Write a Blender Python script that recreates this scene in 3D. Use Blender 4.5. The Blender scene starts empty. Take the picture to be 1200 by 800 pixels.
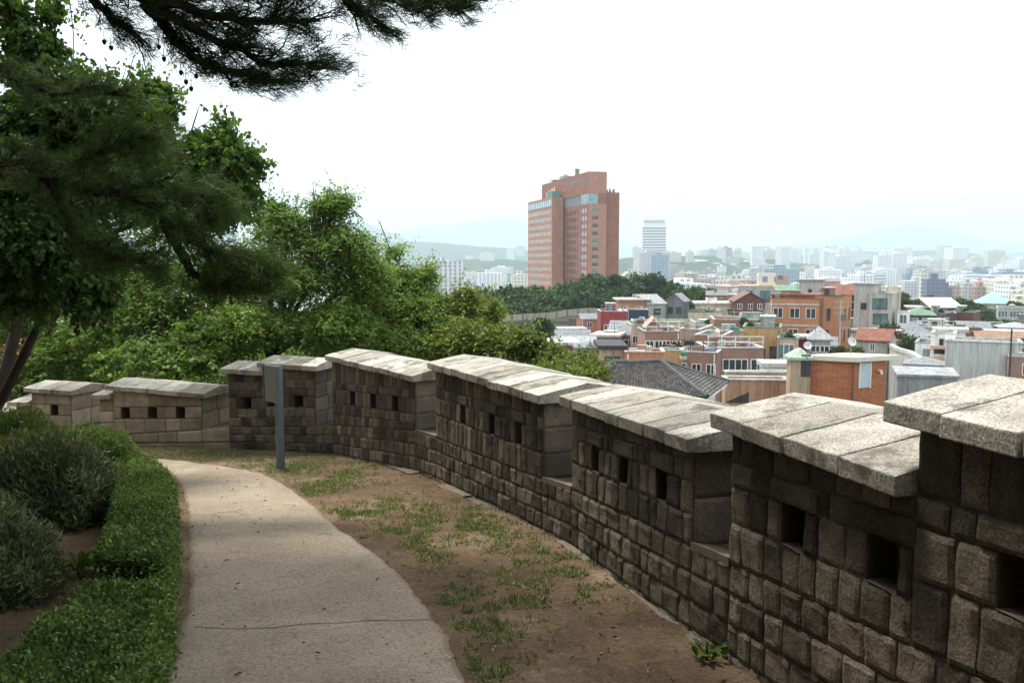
import bpy, bmesh, math, random
HAZE = 2.3e-4
SUN_EL, SUN_AZ = 66.0, -40.0
SKY, SUN, EXPO = 0.12, 2.7, 1.2
CLOUD = (7.5, 7.8, 8.0)
import numpy as np
from mathutils import Vector, noise as mnoise
R = random.Random(7)
rng = np.random.default_rng(11)
S = bpy.context.scene
COL = S.collection

# ------------------------------------------------------------------ camera maths
F = 1000.0
PITCH = math.atan(95 / 1000)
SP, CP = math.sin(PITCH), math.cos(PITCH)
CAMZ = 2.2

def ray(px, py):
    u = (px - 600) / F; v = (400 - py) / F
    return u, CP + v * SP, -SP + v * CP

def P(px, py, Y):
    a, b, c = ray(px, py); t = Y / b
    return Vector((a * t, Y, CAMZ + c * t))

def proj(x, y, z):
    dz = z - CAMZ
    d = y * CP - dz * SP; up = y * SP + dz * CP
    return 600 + F * x / d, 400 - F * up / d

def zin(x, y):
    return 0.495 - 0.11 * min(max(y, -8.0), 20.0)

def G(px, py, h=0.0):
    a, b, c = ray(px, py)
    t = (1.705 - h) / (-c - 0.11 * b)
    return Vector((a * t, b * t, CAMZ + c * t))

# ------------------------------------------------------------------ materials
def new_mat(name):
    m = bpy.data.materials.new(name); m.use_nodes = True
    nt = m.node_tree; nt.nodes.clear()
    out = nt.nodes.new('ShaderNodeOutputMaterial')
    b = nt.nodes.new('ShaderNodeBsdfPrincipled')
    nt.links.new(b.outputs[0], out.inputs[0])
    return m, nt, b, out

def N(nt, typ, **kw):
    n = nt.nodes.new(typ)
    for k, v in kw.items():
        if k in ('operation', 'blend_type', 'data_type', 'attribute_name', 'noise_dimensions', 'feature', 'distance', 'clamp'):
            setattr(n, k, v)
        else:
            n.inputs[k].default_value = v
    return n

def c4(c): return (c[0], c[1], c[2], 1.0)

def ramp(nt, fac, stops):
    r = nt.nodes.new('ShaderNodeValToRGB')
    e = r.color_ramp.elements
    while len(e) > 1: e.remove(e[-1])
    for i, (p, c) in enumerate(stops):
        el = e[0] if i == 0 else e.new(p)
        el.position = p
        el.color = c4(c) if hasattr(c, '__len__') else (c, c, c, 1)
    nt.links.new(fac, r.inputs[0])
    return r.outputs[0]

def mixc(nt, fac, a, b, mode='MIX'):
    m = nt.nodes.new('ShaderNodeMix'); m.data_type = 'RGBA'; m.blend_type = mode
    for sock, val in ((m.inputs[0], fac), (m.inputs[6], a), (m.inputs[7], b)):
        if hasattr(val, 'is_linked'): nt.links.new(val, sock)
        elif hasattr(val, '__len__'): sock.default_value = c4(val)
        else: sock.default_value = val
    return m.outputs[2]

def coords(nt, kind='Object', scale=None):
    t = nt.nodes.new('ShaderNodeTexCoord')
    o = t.outputs[kind]
    if scale:
        mp = nt.nodes.new('ShaderNodeMapping'); mp.inputs['Scale'].default_value = scale
        nt.links.new(o, mp.inputs[0]); o = mp.outputs[0]
    return o

def noi(nt, co, scale, detail=4, rough=0.6):
    n = N(nt, 'ShaderNodeTexNoise', Scale=scale, Detail=detail, Roughness=rough)
    nt.links.new(co, n.inputs['Vector']); return n.outputs[0]

def bump(nt, b, h, strength, dist):
    bp = N(nt, 'ShaderNodeBump', Strength=strength, Distance=dist)
    nt.links.new(h, bp.inputs['Height']); nt.links.new(bp.outputs[0], b.inputs['Normal'])

def simple(name, col, rough=0.8, var=0.25, scale=1.5, metal=0.0, bmp=0.0, bscale=30, spec=0.3, streak=0.0):
    m, nt, b, out = new_mat(name)
    co = coords(nt)
    n1 = noi(nt, co, scale, 5); n2 = noi(nt, co, scale * 9, 3)
    f = N(nt, 'ShaderNodeMath', operation='ADD'); nt.links.new(n1, f.inputs[0]); nt.links.new(n2, f.inputs[1])
    lo = tuple(c * (1 - var) for c in col); hi = tuple(min(1, c * (1 + var)) for c in col)
    h = N(nt, 'ShaderNodeMath', operation='MULTIPLY'); nt.links.new(f.outputs[0], h.inputs[0]); h.inputs[1].default_value = 0.5
    cc = ramp(nt, h.outputs[0], [(0.32, lo), (0.68, hi)])
    if streak:
        s1 = noi(nt, coords(nt, 'Object', (2.4, 2.4, .22)), 1.0, 7, 0.75)
        cc = mixc(nt, streak, cc, ramp(nt, s1, [(0.38, 0.42), (0.52, 1.0), (0.7, 1.12)]), 'MULTIPLY')
    nt.links.new(cc, b.inputs['Base Color'])
    b.inputs['Roughness'].default_value = rough; b.inputs['Metallic'].default_value = metal
    b.inputs['Specular IOR Level'].default_value = spec
    if bmp: bump(nt, b, noi(nt, co, bscale, 4), bmp, 0.02)
    return m

def stone_mat(name, dark, light, speck=0.5, bumpd=0.01, stain=0.5, sscale=2.0, speck_scale=110):
    """granite: per-stone tint from the 'tint' attribute, grain specks, weather stains with their own shape"""
    m, nt, b, out = new_mat(name)
    co = coords(nt)
    at = N(nt, 'ShaderNodeAttribute', attribute_name='tint')
    base = ramp(nt, at.outputs['Fac'], [(0, dark), (0.55, tuple((a + c) / 2 for a, c in zip(dark, light))), (1, light)])
    big = noi(nt, co, 4.0, 6, 0.65)
    base = mixc(nt, 0.75, base, ramp(nt, big, [(0.3, 0.55), (0.7, 1.25)]), 'MULTIPLY')
    sp = noi(nt, co, speck_scale, 2, 0.7)
    base = mixc(nt, speck, base, ramp(nt, sp, [(0.36, 0.28), (0.5, 1.0), (0.66, 1.7)]), 'MULTIPLY')
    st = noi(nt, co, sscale, 8, 0.75)
    sf = ramp(nt, st, [(0.53, 0.0), (0.60, 1.0)])
    sm = N(nt, 'ShaderNodeMath', operation='MULTIPLY'); nt.links.new(sf, sm.inputs[0]); sm.inputs[1].default_value = stain
    base = mixc(nt, sm.outputs[0], base, tuple(c * 0.42 for c in dark))
    nt.links.new(base, b.inputs['Base Color'])
    b.inputs['Roughness'].default_value = 0.9; b.inputs['Specular IOR Level'].default_value = 0.2
    h = N(nt, 'ShaderNodeMath', operation='ADD')
    nt.links.new(noi(nt, co, 38, 6, 0.7), h.inputs[0]); nt.links.new(noi(nt, co, 9, 4), h.inputs[1])
    bump(nt, b, h.outputs[0], 0.9, bumpd)
    return m

def leaf_mat(name, dark, mid, light, trans=0.35, rough=0.5, spec=0.22):
    m, nt, b, out = new_mat(name)
    at = N(nt, 'ShaderNodeAttribute', attribute_name='tint')
    c = ramp(nt, at.outputs['Fac'], [(0, dark), (0.5, mid), (1, light)])
    nt.links.new(c, b.inputs['Base Color'])
    b.inputs['Roughness'].default_value = rough; b.inputs['Specular IOR Level'].default_value = spec
    t = nt.nodes.new('ShaderNodeBsdfTranslucent')
    nt.links.new(mixc(nt, 1.0, c, (1.25, 1.35, 0.6), 'MULTIPLY'), t.inputs[0])
    mx = nt.nodes.new('ShaderNodeMixShader'); mx.inputs[0].default_value = trans
    nt.links.new(b.outputs[0], mx.inputs[1]); nt.links.new(t.outputs[0], mx.inputs[2])
    nt.links.new(mx.outputs[0], out.inputs[0])
    return m

def brick_mat(name, c1, c2, mortar, sc=1.0, size=(0.22, 0.07), rough=0.85):
    m, nt, b, out = new_mat(name)
    g = nt.nodes.new('ShaderNodeTexCoord')
    sx = nt.nodes.new('ShaderNodeSeparateXYZ'); nt.links.new(g.outputs['Object'], sx.inputs[0])
    ad = N(nt, 'ShaderNodeMath', operation='ADD'); nt.links.new(sx.outputs[0], ad.inputs[0]); nt.links.new(sx.outputs[1], ad.inputs[1])
    cx = nt.nodes.new('ShaderNodeCombineXYZ'); nt.links.new(ad.outputs[0], cx.inputs[0]); nt.links.new(sx.outputs[2], cx.inputs[1])
    br = nt.nodes.new('ShaderNodeTexBrick')
    nt.links.new(cx.outputs[0], br.inputs['Vector'])
    br.inputs['Color1'].default_value = c4(c1); br.inputs['Color2'].default_value = c4(c2); br.inputs['Mortar'].default_value = c4(mortar)
    br.inputs['Scale'].default_value = 1.0; br.inputs['Brick Width'].default_value = size[0] * sc; br.inputs['Row Height'].default_value = size[1] * sc
    br.inputs['Mortar Size'].default_value = 0.008 * sc
    n = noi(nt, g.outputs['Object'], 0.5, 6)
    nt.links.new(mixc(nt, 0.6, br.outputs[0], ramp(nt, n, [(0.3, 0.7), (0.7, 1.2)]), 'MULTIPLY'), b.inputs['Base Color'])
    b.inputs['Roughness'].default_value = rough; b.inputs['Specular IOR Level'].default_value = 0.2
    return m

def facade_mat(name, wall, glass, wx=3.2, wz=3.1, fx=0.45, fz=0.5, rough=0.6):
    """far blocks: rows of window openings as a surface pattern"""
    m, nt, b, out = new_mat(name)
    g = nt.nodes.new('ShaderNodeTexCoord')
    sx = nt.nodes.new('ShaderNodeSeparateXYZ'); nt.links.new(g.outputs['Object'], sx.inputs[0])
    ad = N(nt, 'ShaderNodeMath', operation='ADD'); nt.links.new(sx.outputs[0], ad.inputs[0]); nt.links.new(sx.outputs[1], ad.inputs[1])
    def band(sock, period, frac):
        d = N(nt, 'ShaderNodeMath', operation='DIVIDE'); nt.links.new(sock, d.inputs[0]); d.inputs[1].default_value = period
        f = N(nt, 'ShaderNodeMath', operation='FRACT'); nt.links.new(d.outputs[0], f.inputs[0])
        q = N(nt, 'ShaderNodeMath', operation='LESS_THAN'); nt.links.new(f.outputs[0], q.inputs[0]); q.inputs[1].default_value = frac
        return q.outputs[0]
    mu = N(nt, 'ShaderNodeMath', operation='MULTIPLY')
    nt.links.new(band(ad.outputs[0], wx, fx), mu.inputs[0]); nt.links.new(band(sx.outputs[2], wz, fz), mu.inputs[1])
    geo = nt.nodes.new('ShaderNodeNewGeometry'); s2 = nt.nodes.new('ShaderNodeSeparateXYZ'); nt.links.new(geo.outputs['Normal'], s2.inputs[0])
    vert = N(nt, 'ShaderNodeMath', operation='LESS_THAN'); nt.links.new(s2.outputs[2], vert.inputs[0]); vert.inputs[1].default_value = 0.5
    m2 = N(nt, 'ShaderNodeMath', operation='MULTIPLY'); nt.links.new(mu.outputs[0], m2.inputs[0]); nt.links.new(vert.outputs[0], m2.inputs[1])
    n = noi(nt, g.outputs['Object'], 0.06, 4)
    w = mixc(nt, 0.6, wall, ramp(nt, n, [(0.3, 0.8), (0.7, 1.15)]), 'MULTIPLY')
    nt.links.new(mixc(nt, m2.outputs[0], w, glass), b.inputs['Base Color'])
    b.inputs['Roughness'].default_value = rough
    return m

M = {}
M['stone'] = stone_mat('split_granite', (0.058, 0.046, 0.033), (0.215, 0.180, 0.135), 0.62, 0.014, 0.5)
M['quoin'] = stone_mat('dressed_granite', (0.085, 0.070, 0.052), (0.21, 0.18, 0.14), 0.55, 0.008, 0.5)
M['block'] = stone_mat('old_tan_block', (0.20, 0.162, 0.112), (0.36, 0.305, 0.225), 0.25, 0.006, 0.3, 1.4)
M['coping'] = stone_mat('coping_granite', (0.26, 0.235, 0.19), (0.48, 0.452, 0.395), 0.65, 0.008, 0.8, 2.6, 100)
M['mortar'] = simple('mortar', (0.105, 0.082, 0.06), 0.95, 0.5, 3, bmp=0.8, bscale=60)
M['bark'] = simple('bark', (0.034, 0.026, 0.020), 0.95, 0.5, 4, bmp=1.0, bscale=25)
M['bark_red'] = simple('pine_bark', (0.085, 0.048, 0.034), 0.95, 0.5, 4, bmp=1.0, bscale=25)
M['twig'] = simple('twig', (0.05, 0.04, 0.028), 0.9, 0.3, 5)
M['leaf_tree'] = leaf_mat('leaf_cherry', (0.046, 0.084, 0.015), (0.115, 0.185, 0.034), (0.22, 0.30, 0.075), 0.42)
M['leaf_yellow'] = leaf_mat('leaf_yellowgreen', (0.065, 0.095, 0.016), (0.15, 0.185, 0.034), (0.25, 0.26, 0.07), 0.4)
M['leaf_heart'] = leaf_mat('leaf_heart', (0.022, 0.048, 0.010), (0.058, 0.118, 0.020), (0.125, 0.20, 0.045), 0.36, 0.4, 0.3)
M['needle'] = leaf_mat('pine_needle', (0.012, 0.028, 0.007), (0.026, 0.056, 0.011), (0.055, 0.082, 0.018), 0.12, 0.6)
M['needle_brown'] = leaf_mat('pine_needle_dull', (0.050, 0.052, 0.015), (0.058, 0.094, 0.020), (0.085, 0.15, 0.034), 0.25, 0.6)
M['leaf_box'] = leaf_mat('leaf_boxwood', (0.032, 0.056, 0.013), (0.085, 0.138, 0.030), (0.21, 0.27, 0.08), 0.32, 0.5)
M['leaf_azalea'] = leaf_mat('leaf_azalea', (0.036, 0.050, 0.020), (0.10, 0.118, 0.052), (0.23, 0.23, 0.125), 0.25, 0.45)
M['leaf_lime'] = leaf_mat('leaf_lime', (0.05, 0.085, 0.014), (0.10, 0.155, 0.026), (0.18, 0.23, 0.05), 0.3)
M['leaf_far'] = leaf_mat('leaf_far', (0.013, 0.030, 0.010), (0.034, 0.066, 0.018), (0.085, 0.130, 0.036), 0.2, 0.7, 0.1)
M['grass'] = leaf_mat('grass', (0.045, 0.075, 0.018), (0.11, 0.145, 0.042), (0.30, 0.27, 0.13), 0.3)
M['deadleaf'] = leaf_mat('dead_leaf', (0.07, 0.035, 0.016), (0.15, 0.085, 0.04), (0.30, 0.22, 0.13), 0.1, 0.8)
M['pebble'] = simple('pebble', (0.23, 0.19, 0.15), 0.9, 0.5, 8)
M['cone'] = simple('pine_cone', (0.045, 0.028, 0.018), 0.9, 0.4, 20)
M['inner'] = simple('shrub_inside', (0.018, 0.022, 0.010), 1.0, 0.3, 6)
M['post'] = simple('grey_blue_paint', (0.13, 0.155, 0.18), 0.45, 0.12, 6, metal=0.3)
M['plate'] = None

# path: worn sandy paving
def mk_path():
    m, nt, b, out = new_mat('sandy_paving')
    co = coords(nt)
    a = noi(nt, co, 1.1, 6, 0.65); g1 = noi(nt, co, 42, 4, 0.8); g2 = noi(nt, co, 150, 2, 0.7)
    c = ramp(nt, a, [(0.3, (0.215, 0.172, 0.126)), (0.5, (0.265, 0.217, 0.162)), (0.7, (0.33, 0.274, 0.206))])
    c = mixc(nt, 0.85, c, ramp(nt, g1, [(0.34, 0.35), (0.45, 0.9), (0.5, 1.0), (0.68, 1.35)]), 'MULTIPLY')
    c = mixc(nt, 0.55, c, ramp(nt, g2, [(0.36, 0.45), (0.5, 1.0), (0.65, 1.45)]), 'MULTIPLY')
    # scattered dark specks and a dirt film that creeps in from the dirt side
    d = noi(nt, co, 5.5, 7, 0.72)
    c = mixc(nt, ramp(nt, d, [(0.58, 0.0), (0.70, 0.7)]), c, (0.15, 0.105, 0.07))
    at = N(nt, 'ShaderNodeAttribute', attribute_name='edge')
    e = N(nt, 'ShaderNodeMath', operation='ADD'); nt.links.new(at.outputs['Fac'], e.inputs[0])
    s = N(nt, 'ShaderNodeMath', operation='MULTIPLY'); nt.links.new(noi(nt, co, 9, 5, 0.7), s.inputs[0]); s.inputs[1].default_value = 0.75
    nt.links.new(s.outputs[0], e.inputs[1])
    c = mixc(nt, ramp(nt, e.outputs[0], [(0.85, 0.0), (1.25, 0.6)]), c, (0.15, 0.108, 0.074))
    # hairline cracks
    v = N(nt, 'ShaderNodeTexVoronoi', feature='DISTANCE_TO_EDGE', Scale=0.42)
    wv = nt.nodes.new('ShaderNodeVectorMath'); wv.operation = 'ADD'
    nz = N(nt, 'ShaderNodeTexNoise', Scale=2.0, Detail=5.0); nt.links.new(co, nz.inputs['Vector'])
    sc = nt.nodes.new('ShaderNodeVectorMath'); sc.operation = 'SCALE'; sc.inputs['Scale'].default_value = 0.6
    nt.links.new(nz.outputs['Color'], sc.inputs[0]); nt.links.new(co, wv.inputs[0]); nt.links.new(sc.outputs[0], wv.inputs[1])
    nt.links.new(wv.outputs[0], v.inputs['Vector'])
    c = mixc(nt, ramp(nt, v.outputs['Distance'], [(0.0, 0.85), (0.004, 0.0)]), c, (0.10, 0.075, 0.055))
    nt.links.new(c, b.inputs['Base Color']); b.inputs['Roughness'].default_value = 0.95; b.inputs['Specular IOR Level'].default_value = 0.15
    h = N(nt, 'ShaderNodeMath', operation='ADD'); nt.links.new(g1, h.inputs[0]); nt.links.new(g2, h.inputs[1])
    bump(nt, b, h.outputs[0], 0.8, 0.006)
    return m
M['path'] = mk_path()

def mk_ground():
    m, nt, b, out = new_mat('bare_earth')
    co = coords(nt)
    a = noi(nt, co, 0.9, 7, 0.7); g1 = noi(nt, co, 28, 5, 0.75); g2 = noi(nt, co, 120, 2, 0.7)
    c = ramp(nt, a, [(0.3, (0.062, 0.040, 0.026)), (0.45, (0.110, 0.074, 0.048)), (0.55, (0.150, 0.104, 0.066)), (0.68, (0.240, 0.182, 0.122))])
    c = mixc(nt, 0.8, c, ramp(nt, g1, [(0.3, 0.45), (0.5, 1.0), (0.7, 1.4)]), 'MULTIPLY')
    c = mixc(nt, 0.6, c, ramp(nt, g2, [(0.36, 0.4), (0.5, 1.0), (0.66, 1.6)]), 'MULTIPLY')
    at = N(nt, 'ShaderNodeAttribute', attribute_name='zone')
    slope = ramp(nt, noi(nt, co, 0.5, 6), [(0.3, (0.03, 0.045, 0.015)), (0.7, (0.09, 0.085, 0.045))])
    urban = ramp(nt, noi(nt, co, 0.03, 7, 0.7), [(0.35, (0.16, 0.155, 0.145)), (0.52, (0.26, 0.25, 0.235)), (0.58, (0.05, 0.07, 0.03))])
    c = mixc(nt, ramp(nt, at.outputs['Fac'], [(0.0, 0.0), (0.5, 1.0)]), c, slope)
    c = mixc(nt, ramp(nt, at.outputs['Fac'], [(0.5, 0.0), (1.0, 1.0)]), c, urban)
    nt.links.new(c, b.inputs['Base Color']); b.inputs['Roughness'].default_value = 1.0; b.inputs['Specular IOR Level'].default_value = 0.1
    h = N(nt, 'ShaderNodeMath', operation='ADD'); nt.links.new(g1, h.inputs[0]); nt.links.new(g2, h.inputs[1])
    bump(nt, b, h.outputs[0], 0.9, 0.012)
    return m
M['ground'] = mk_ground()

def mk_plate():
    m, nt, b, out = new_mat('weathered_plate')
    co = coords(nt, 'Object', (0.6, 0.6, 38))
    n = noi(nt, co, 2.0, 4, 0.7)
    nt.links.new(ramp(nt, n, [(0.35, (0.125, 0.145, 0.14)), (0.65, (0.22, 0.245, 0.235))]), b.inputs['Base Color'])
    b.inputs['Metallic'].default_value = 0.4; b.inputs['Roughness'].default_value = 0.42
    return m
M['plate'] = mk_plate()

def mk_hill(name, a, bb, sc=0.004, spots=0.0):
    m, nt, b, out = new_mat(name)
    co = coords(nt)
    n = noi(nt, co, sc, 9, 0.7)
    c = ramp(nt, n, [(0.35, a), (0.65, bb)])
    if spots:
        v = N(nt, 'ShaderNodeTexVoronoi', Scale=0.03); nt.links.new(co, v.inputs['Vector'])
        k = noi(nt, co, 0.0022, 4)
        mu = N(nt, 'ShaderNodeMath', operation='MULTIPLY')
        nt.links.new(ramp(nt, v.outputs['Distance'], [(0.25, 1.0), (0.32, 0.0)]), mu.inputs[0]); nt.links.new(ramp(nt, k, [(0.48, 0.0), (0.56, spots)]), mu.inputs[1])
        c = mixc(nt, mu.outputs[0], c, (0.5, 0.48, 0.45))
    nt.links.new(c, b.inputs['Base Color']); b.inputs['Roughness'].default_value = 1.0; b.inputs['Specular IOR Level'].default_value = 0
    return m
M['hill'] = mk_hill('wooded_hill', (0.022, 0.040, 0.022), (0.06, 0.085, 0.045), 0.02, 0.9)
M['mount'] = mk_hill('far_mountain', (0.03, 0.055, 0.03), (0.07, 0.09, 0.05), 0.002)

# ------------------------------------------------------------------ mesh helpers
class MB:
    def __init__(s): s.v = []; s.f = []; s.mi = []; s.t = []
    def add(s, vs, fs, mi=0, tint=0.5):
        o = len(s.v); s.v.extend([tuple(p) for p in vs])
        for f in fs: s.f.append(tuple(o + i for i in f)); s.mi.append(mi); s.t.append(tint)
    def box(s, x0, x1, y0, y1, z0, z1, mi=0, tint=0.5):
        s.add([(x0,y0,z0),(x1,y0,z0),(x1,y1,z0),(x0,y1,z0),(x0,y0,z1),(x1,y0,z1),(x1,y1,z1),(x0,y1,z1)],
              [(0,3,2,1),(4,5,6,7),(0,1,5,4),(1,2,6,5),(2,3,7,6),(3,0,4,7)], mi, tint)
    def obox(s, O, U, V, W, mi=0, tint=0.5):
        O, U, V, W = Vector(O), Vector(U), Vector(V), Vector(W)
        s.add([O, O+U, O+U+V, O+V, O+W, O+U+W, O+U+V+W, O+V+W],
              [(0,3,2,1),(4,5,6,7),(0,1,5,4),(1,2,6,5),(2,3,7,6),(3,0,4,7)], mi, tint)
    def tube(s, pts, rad, n=6, mi=0, tint=0.5, cap=True):
        pts = [Vector(p) for p in pts]; o = len(s.v); m = len(pts)
        ref = Vector((0.3, 0.2, 1)).normalized()
        for i, p in enumerate(pts):
            t = (pts[min(i+1, m-1)] - pts[max(i-1, 0)])
            if t.length < 1e-9: t = Vector((0, 0, 1))
            t.normalize()
            r_ = ref if abs(t.dot(ref)) < 0.95 else Vector((1, 0, 0))
            a = t.cross(r_).normalized(); b = t.cross(a)
            for k in range(n):
                an = 2 * math.pi * k / n
                s.v.append(tuple(p + (a * math.cos(an) + b * math.sin(an)) * rad[i]))
        for i in range(m - 1):
            for k in range(n):
                s.f.append((o + i*n + k, o + i*n + (k+1) % n, o + (i+1)*n + (k+1) % n, o + (i+1)*n + k)); s.mi.append(mi); s.t.append(tint)
        if cap:
            s.f.append(tuple(o + k for k in range(n))[::-1]); s.mi.append(mi); s.t.append(tint)
            s.f.append(tuple(o + (m-1)*n + k for k in range(n))); s.mi.append(mi); s.t.append(tint)
    def build(s, name, mats, parent=None, smooth=False, loc=None, bevel=0.0, recalc=False):
        me = bpy.data.meshes.new(name); me.from_pydata(s.v, [], s.f)
        for m in (mats if isinstance(mats, (list, tuple)) else [mats]): me.materials.append(m)
        me.polygons.foreach_set('material_index', s.mi)
        if recalc or bevel:
            bm = bmesh.new(); bm.from_mesh(me)
            bmesh.ops.recalc_face_normals(bm, faces=bm.faces)
            if bevel: bmesh.ops.bevel(bm, geom=[e for e in bm.edges if len(e.link_faces) == 2 and e.calc_face_angle(0) > 0.5], offset=bevel, segments=2, affect='EDGES', profile=0.6)
            bm.to_mesh(me); bm.free()
        at = me.attributes.new('tint', 'FLOAT', 'FACE')
        at.data.foreach_set('value', [s.t[0]] * len(me.polygons) if bevel else s.t)
        if smooth: me.polygons.foreach_set('use_smooth', [True] * len(me.polygons))
        me.update()
        o = bpy.data.objects.new(name, me); COL.objects.link(o)
        if loc is not None: o.location = loc
        if parent: o.parent = parent
        return o

def empty(name, loc=(0, 0, 0), rz=0.0):
    o = bpy.data.objects.new(name, None); COL.objects.link(o); o.location = loc; o.rotation_euler.z = rz
    o.empty_display_size = 0.2
    return o

def tag(o, label=None, cat=None, group=None, kind=None):
    if label: o['label'] = label
    if cat: o['category'] = cat
    if group: o['group'] = group
    if kind: o['kind'] = kind
    return o

def nor(a): return a / np.maximum(np.linalg.norm(a, axis=-1, keepdims=True), 1e-9)

def raw_mesh(name, V, faces, tint, mat, parent=None):
    """V (n,3); faces (m,k); tint per face"""
    me = bpy.data.meshes.new(name)
    m, k = faces.shape
    me.vertices.add(len(V)); me.vertices.foreach_set('co', np.ascontiguousarray(V, dtype=np.float32).ravel())
    me.loops.add(m * k); me.loops.foreach_set('vertex_index', np.ascontiguousarray(faces, dtype=np.int32).ravel())
    me.polygons.add(m); me.polygons.foreach_set('loop_start', np.arange(0, m * k, k, dtype=np.int32))
    me.update(calc_edges=True)
    at = me.attributes.new('tint', 'FLOAT', 'FACE'); at.data.foreach_set('value', np.asarray(tint, dtype=np.float32))
    me.materials.append(mat)
    o = bpy.data.objects.new(name, me); COL.objects.link(o)
    if parent: o.parent = parent
    return o

def leaf_arrays(c, axis, nrm, L, W, fold=0.25, shape='oval'):
    """c base points; axis leaf direction; nrm leaf normal; L, W per leaf -> verts, quads"""
    n = len(c); axis = nor(axis); side = nor(np.cross(axis, nrm)); nn = np.cross(side, axis)
    L = np.broadcast_to(np.asarray(L), (n,))[:, None]; W = np.broadcast_to(np.asarray(W), (n,))[:, None]
    if shape == 'rhomb':
        v = np.stack([c, c + axis*L*0.45 + side*W*0.5 + nn*W*fold*0.5, c + axis*L - nn*L*0.08, c + axis*L*0.45 - side*W*0.5 + nn*W*fold*0.5], 1)
        f = (np.arange(n)[:, None] * 4 + np.array([0, 1, 2, 3])).reshape(-1, 4)
        return v.reshape(-1, 3), f, 1
    if shape == 'heart': a1, w1, a2, w2 = 0.10, 0.95, 0.5, 0.9
    else: a1, w1, a2, w2 = 0.28, 0.85, 0.65, 0.8
    up = nn * W * fold
    v = np.stack([c, c + axis*L*a1 + side*W*0.5*w1 + up, c + axis*L*a2 + side*W*0.5*w2 + up, c + axis*L - nn*L*0.16,
                  c + axis*L*a2 - side*W*0.5*w2 + up, c + axis*L*a1 - side*W*0.5*w1 + up], 1)
    b = np.arange(n)[:, None] * 6
    f = np.stack([b + np.array([0, 1, 2, 3]), b + np.array([0, 3, 4, 5])], 1).reshape(-1, 4)
    return v.reshape(-1, 3), f, 2

def rdir(n, up=0.0):
    d = rng.normal(size=(n, 3)); d = nor(d); d[:, 2] = d[:, 2] + up
    return nor(d)

def bez(a, b, c, n):
    return [a * (1-t)**2 + b * 2*t*(1-t) + c * t*t for t in [i / (n-1) for i in range(n)]]

# ------------------------------------------------------------------ wall line in plan (front face, seen from the path)
WL = [(6.0, -12.0), (2.9, -1.5), (2.15, 1.2), (1.62, 3.08), (1.29, 4.27), (1.1, 4.94), (0.99, 5.65), (0.4, 7.74), (-0.64, 10.49), (-1.85, 12.75),
      (-3.04, 14.25), (-3.4, 14.55), (-5.05, 15.05), (-5.6, 15.25), (-7.8, 15.95), (-8.7, 16.6), (-10.0, 17.1), (-12.5, 18.0), (-18, 19.5), (-60, 30)]
WLa = np.array(WL)

def sdist(x, y):
    """signed distance to the wall's front line: > 0 outside the wall"""
    p = np.stack([x, y], -1); best = np.full(x.shape, 1e9); sg = np.ones(x.shape)
    for a, b in zip(WLa[:-1], WLa[1:]):
        d = b - a; L2 = d @ d
        t = np.clip(((p - a) @ d) / L2, 0, 1)
        q = a + t[..., None] * d; r = p - q; dist = np.hypot(r[..., 0], r[..., 1])
        cr = d[0] * r[..., 1] - d[1] * r[..., 0]
        m = dist < best - 1e-9
        best = np.where(m, dist, best); sg = np.where(m, np.where(cr < 0, 1.0, -1.0), sg)
    return best * sg

def sm(t): t = np.clip(t, 0, 1); return t * t * (3 - 2 * t)

PR = ([0, 15, 30, 60, 100, 200, 350, 600, 1000, 2000, 4000, 30000], [-3.5, -5.5, -9, -13, -16, -20, -22, -27, -38, -48, -53, -56])
BUMPS = [(20, 218, 52, 36, 10.0), (105, 205, 40, 30, 5.0)]

def terrain(x, y):
    x = np.asarray(x, float); y = np.asarray(y, float)
    zi = 0.495 - 0.11 * np.clip(y, -8, 20)
    r = np.hypot(x, y); sd = sdist(x, y)
    zi = zi + .34 * np.clip(-x - (.66 * y + 5.0), 0, 18) * (x < 0)
    zi = zi + (np.interp(r, *PR) - zi) * sm((r - 40) / 60)
    zo = np.interp(r, *PR)
    for bx, by, sx, sy, h in BUMPS: zo = zo + h * np.exp(-0.5 * (((x - bx) / sx) ** 2 + ((y - by) / sy) ** 2))
    near = zi - 3.0
    zo = near + (zo - near) * sm(sd / 22)
    k = sm((sd - 0.4) / 0.3)
    lump = 0.012 * np.sin(x * 7.1 + 1.3 * np.sin(y * 5)) * np.sin(y * 6.3 + x) * (r < 40)
    return zi + (zo - zi) * k + lump, sd

def T(x, y): return float(terrain(np.array([x]), np.array([y]))[0][0])

def axis_pts(a, b, step, far, growth=1.13):
    mid = list(np.arange(a, b + 1e-6, step)); lo = []; s = step; v = a
    while v > -far: s *= growth; v -= s; lo.append(v)
    hi = []; s = step; v = b
    while v < far: s *= growth; v += s; hi.append(v)
    return np.array(lo[::-1] + mid + hi)

def make_ground():
    xs = axis_pts(-13, 5, 0.12, 12500); ys = axis_pts(-1, 19, 0.12, 13800)
    ys = ys[ys > -2500]
    X, Y = np.meshgrid(xs, ys)
    Z, sd = terrain(X, Y)
    V = np.stack([X, Y, Z], -1).reshape(-1, 3)
    nx, ny = len(xs), len(ys)
    i = (np.arange(ny - 1)[:, None] * nx + np.arange(nx - 1)[None, :]).ravel()
    f = np.stack([i, i + 1, i + 1 + nx, i + nx], 1)
    o = raw_mesh('ground', V, f, np.zeros(len(f)), M['ground'])
    r = np.hypot(X, Y)
    zone = 0.5 * sm((sd - 0.5) / 1.0) + 0.5 * sm((r - 45) / 40) * (sd > 0)
    at = o.data.attributes.new('zone', 'FLOAT', 'POINT'); at.data.foreach_set('value', zone.astype(np.float32).ravel())
    o.data.polygons.foreach_set('use_smooth', [True] * len(f))
    tag(o, kind='structure')
make_ground()

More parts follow.
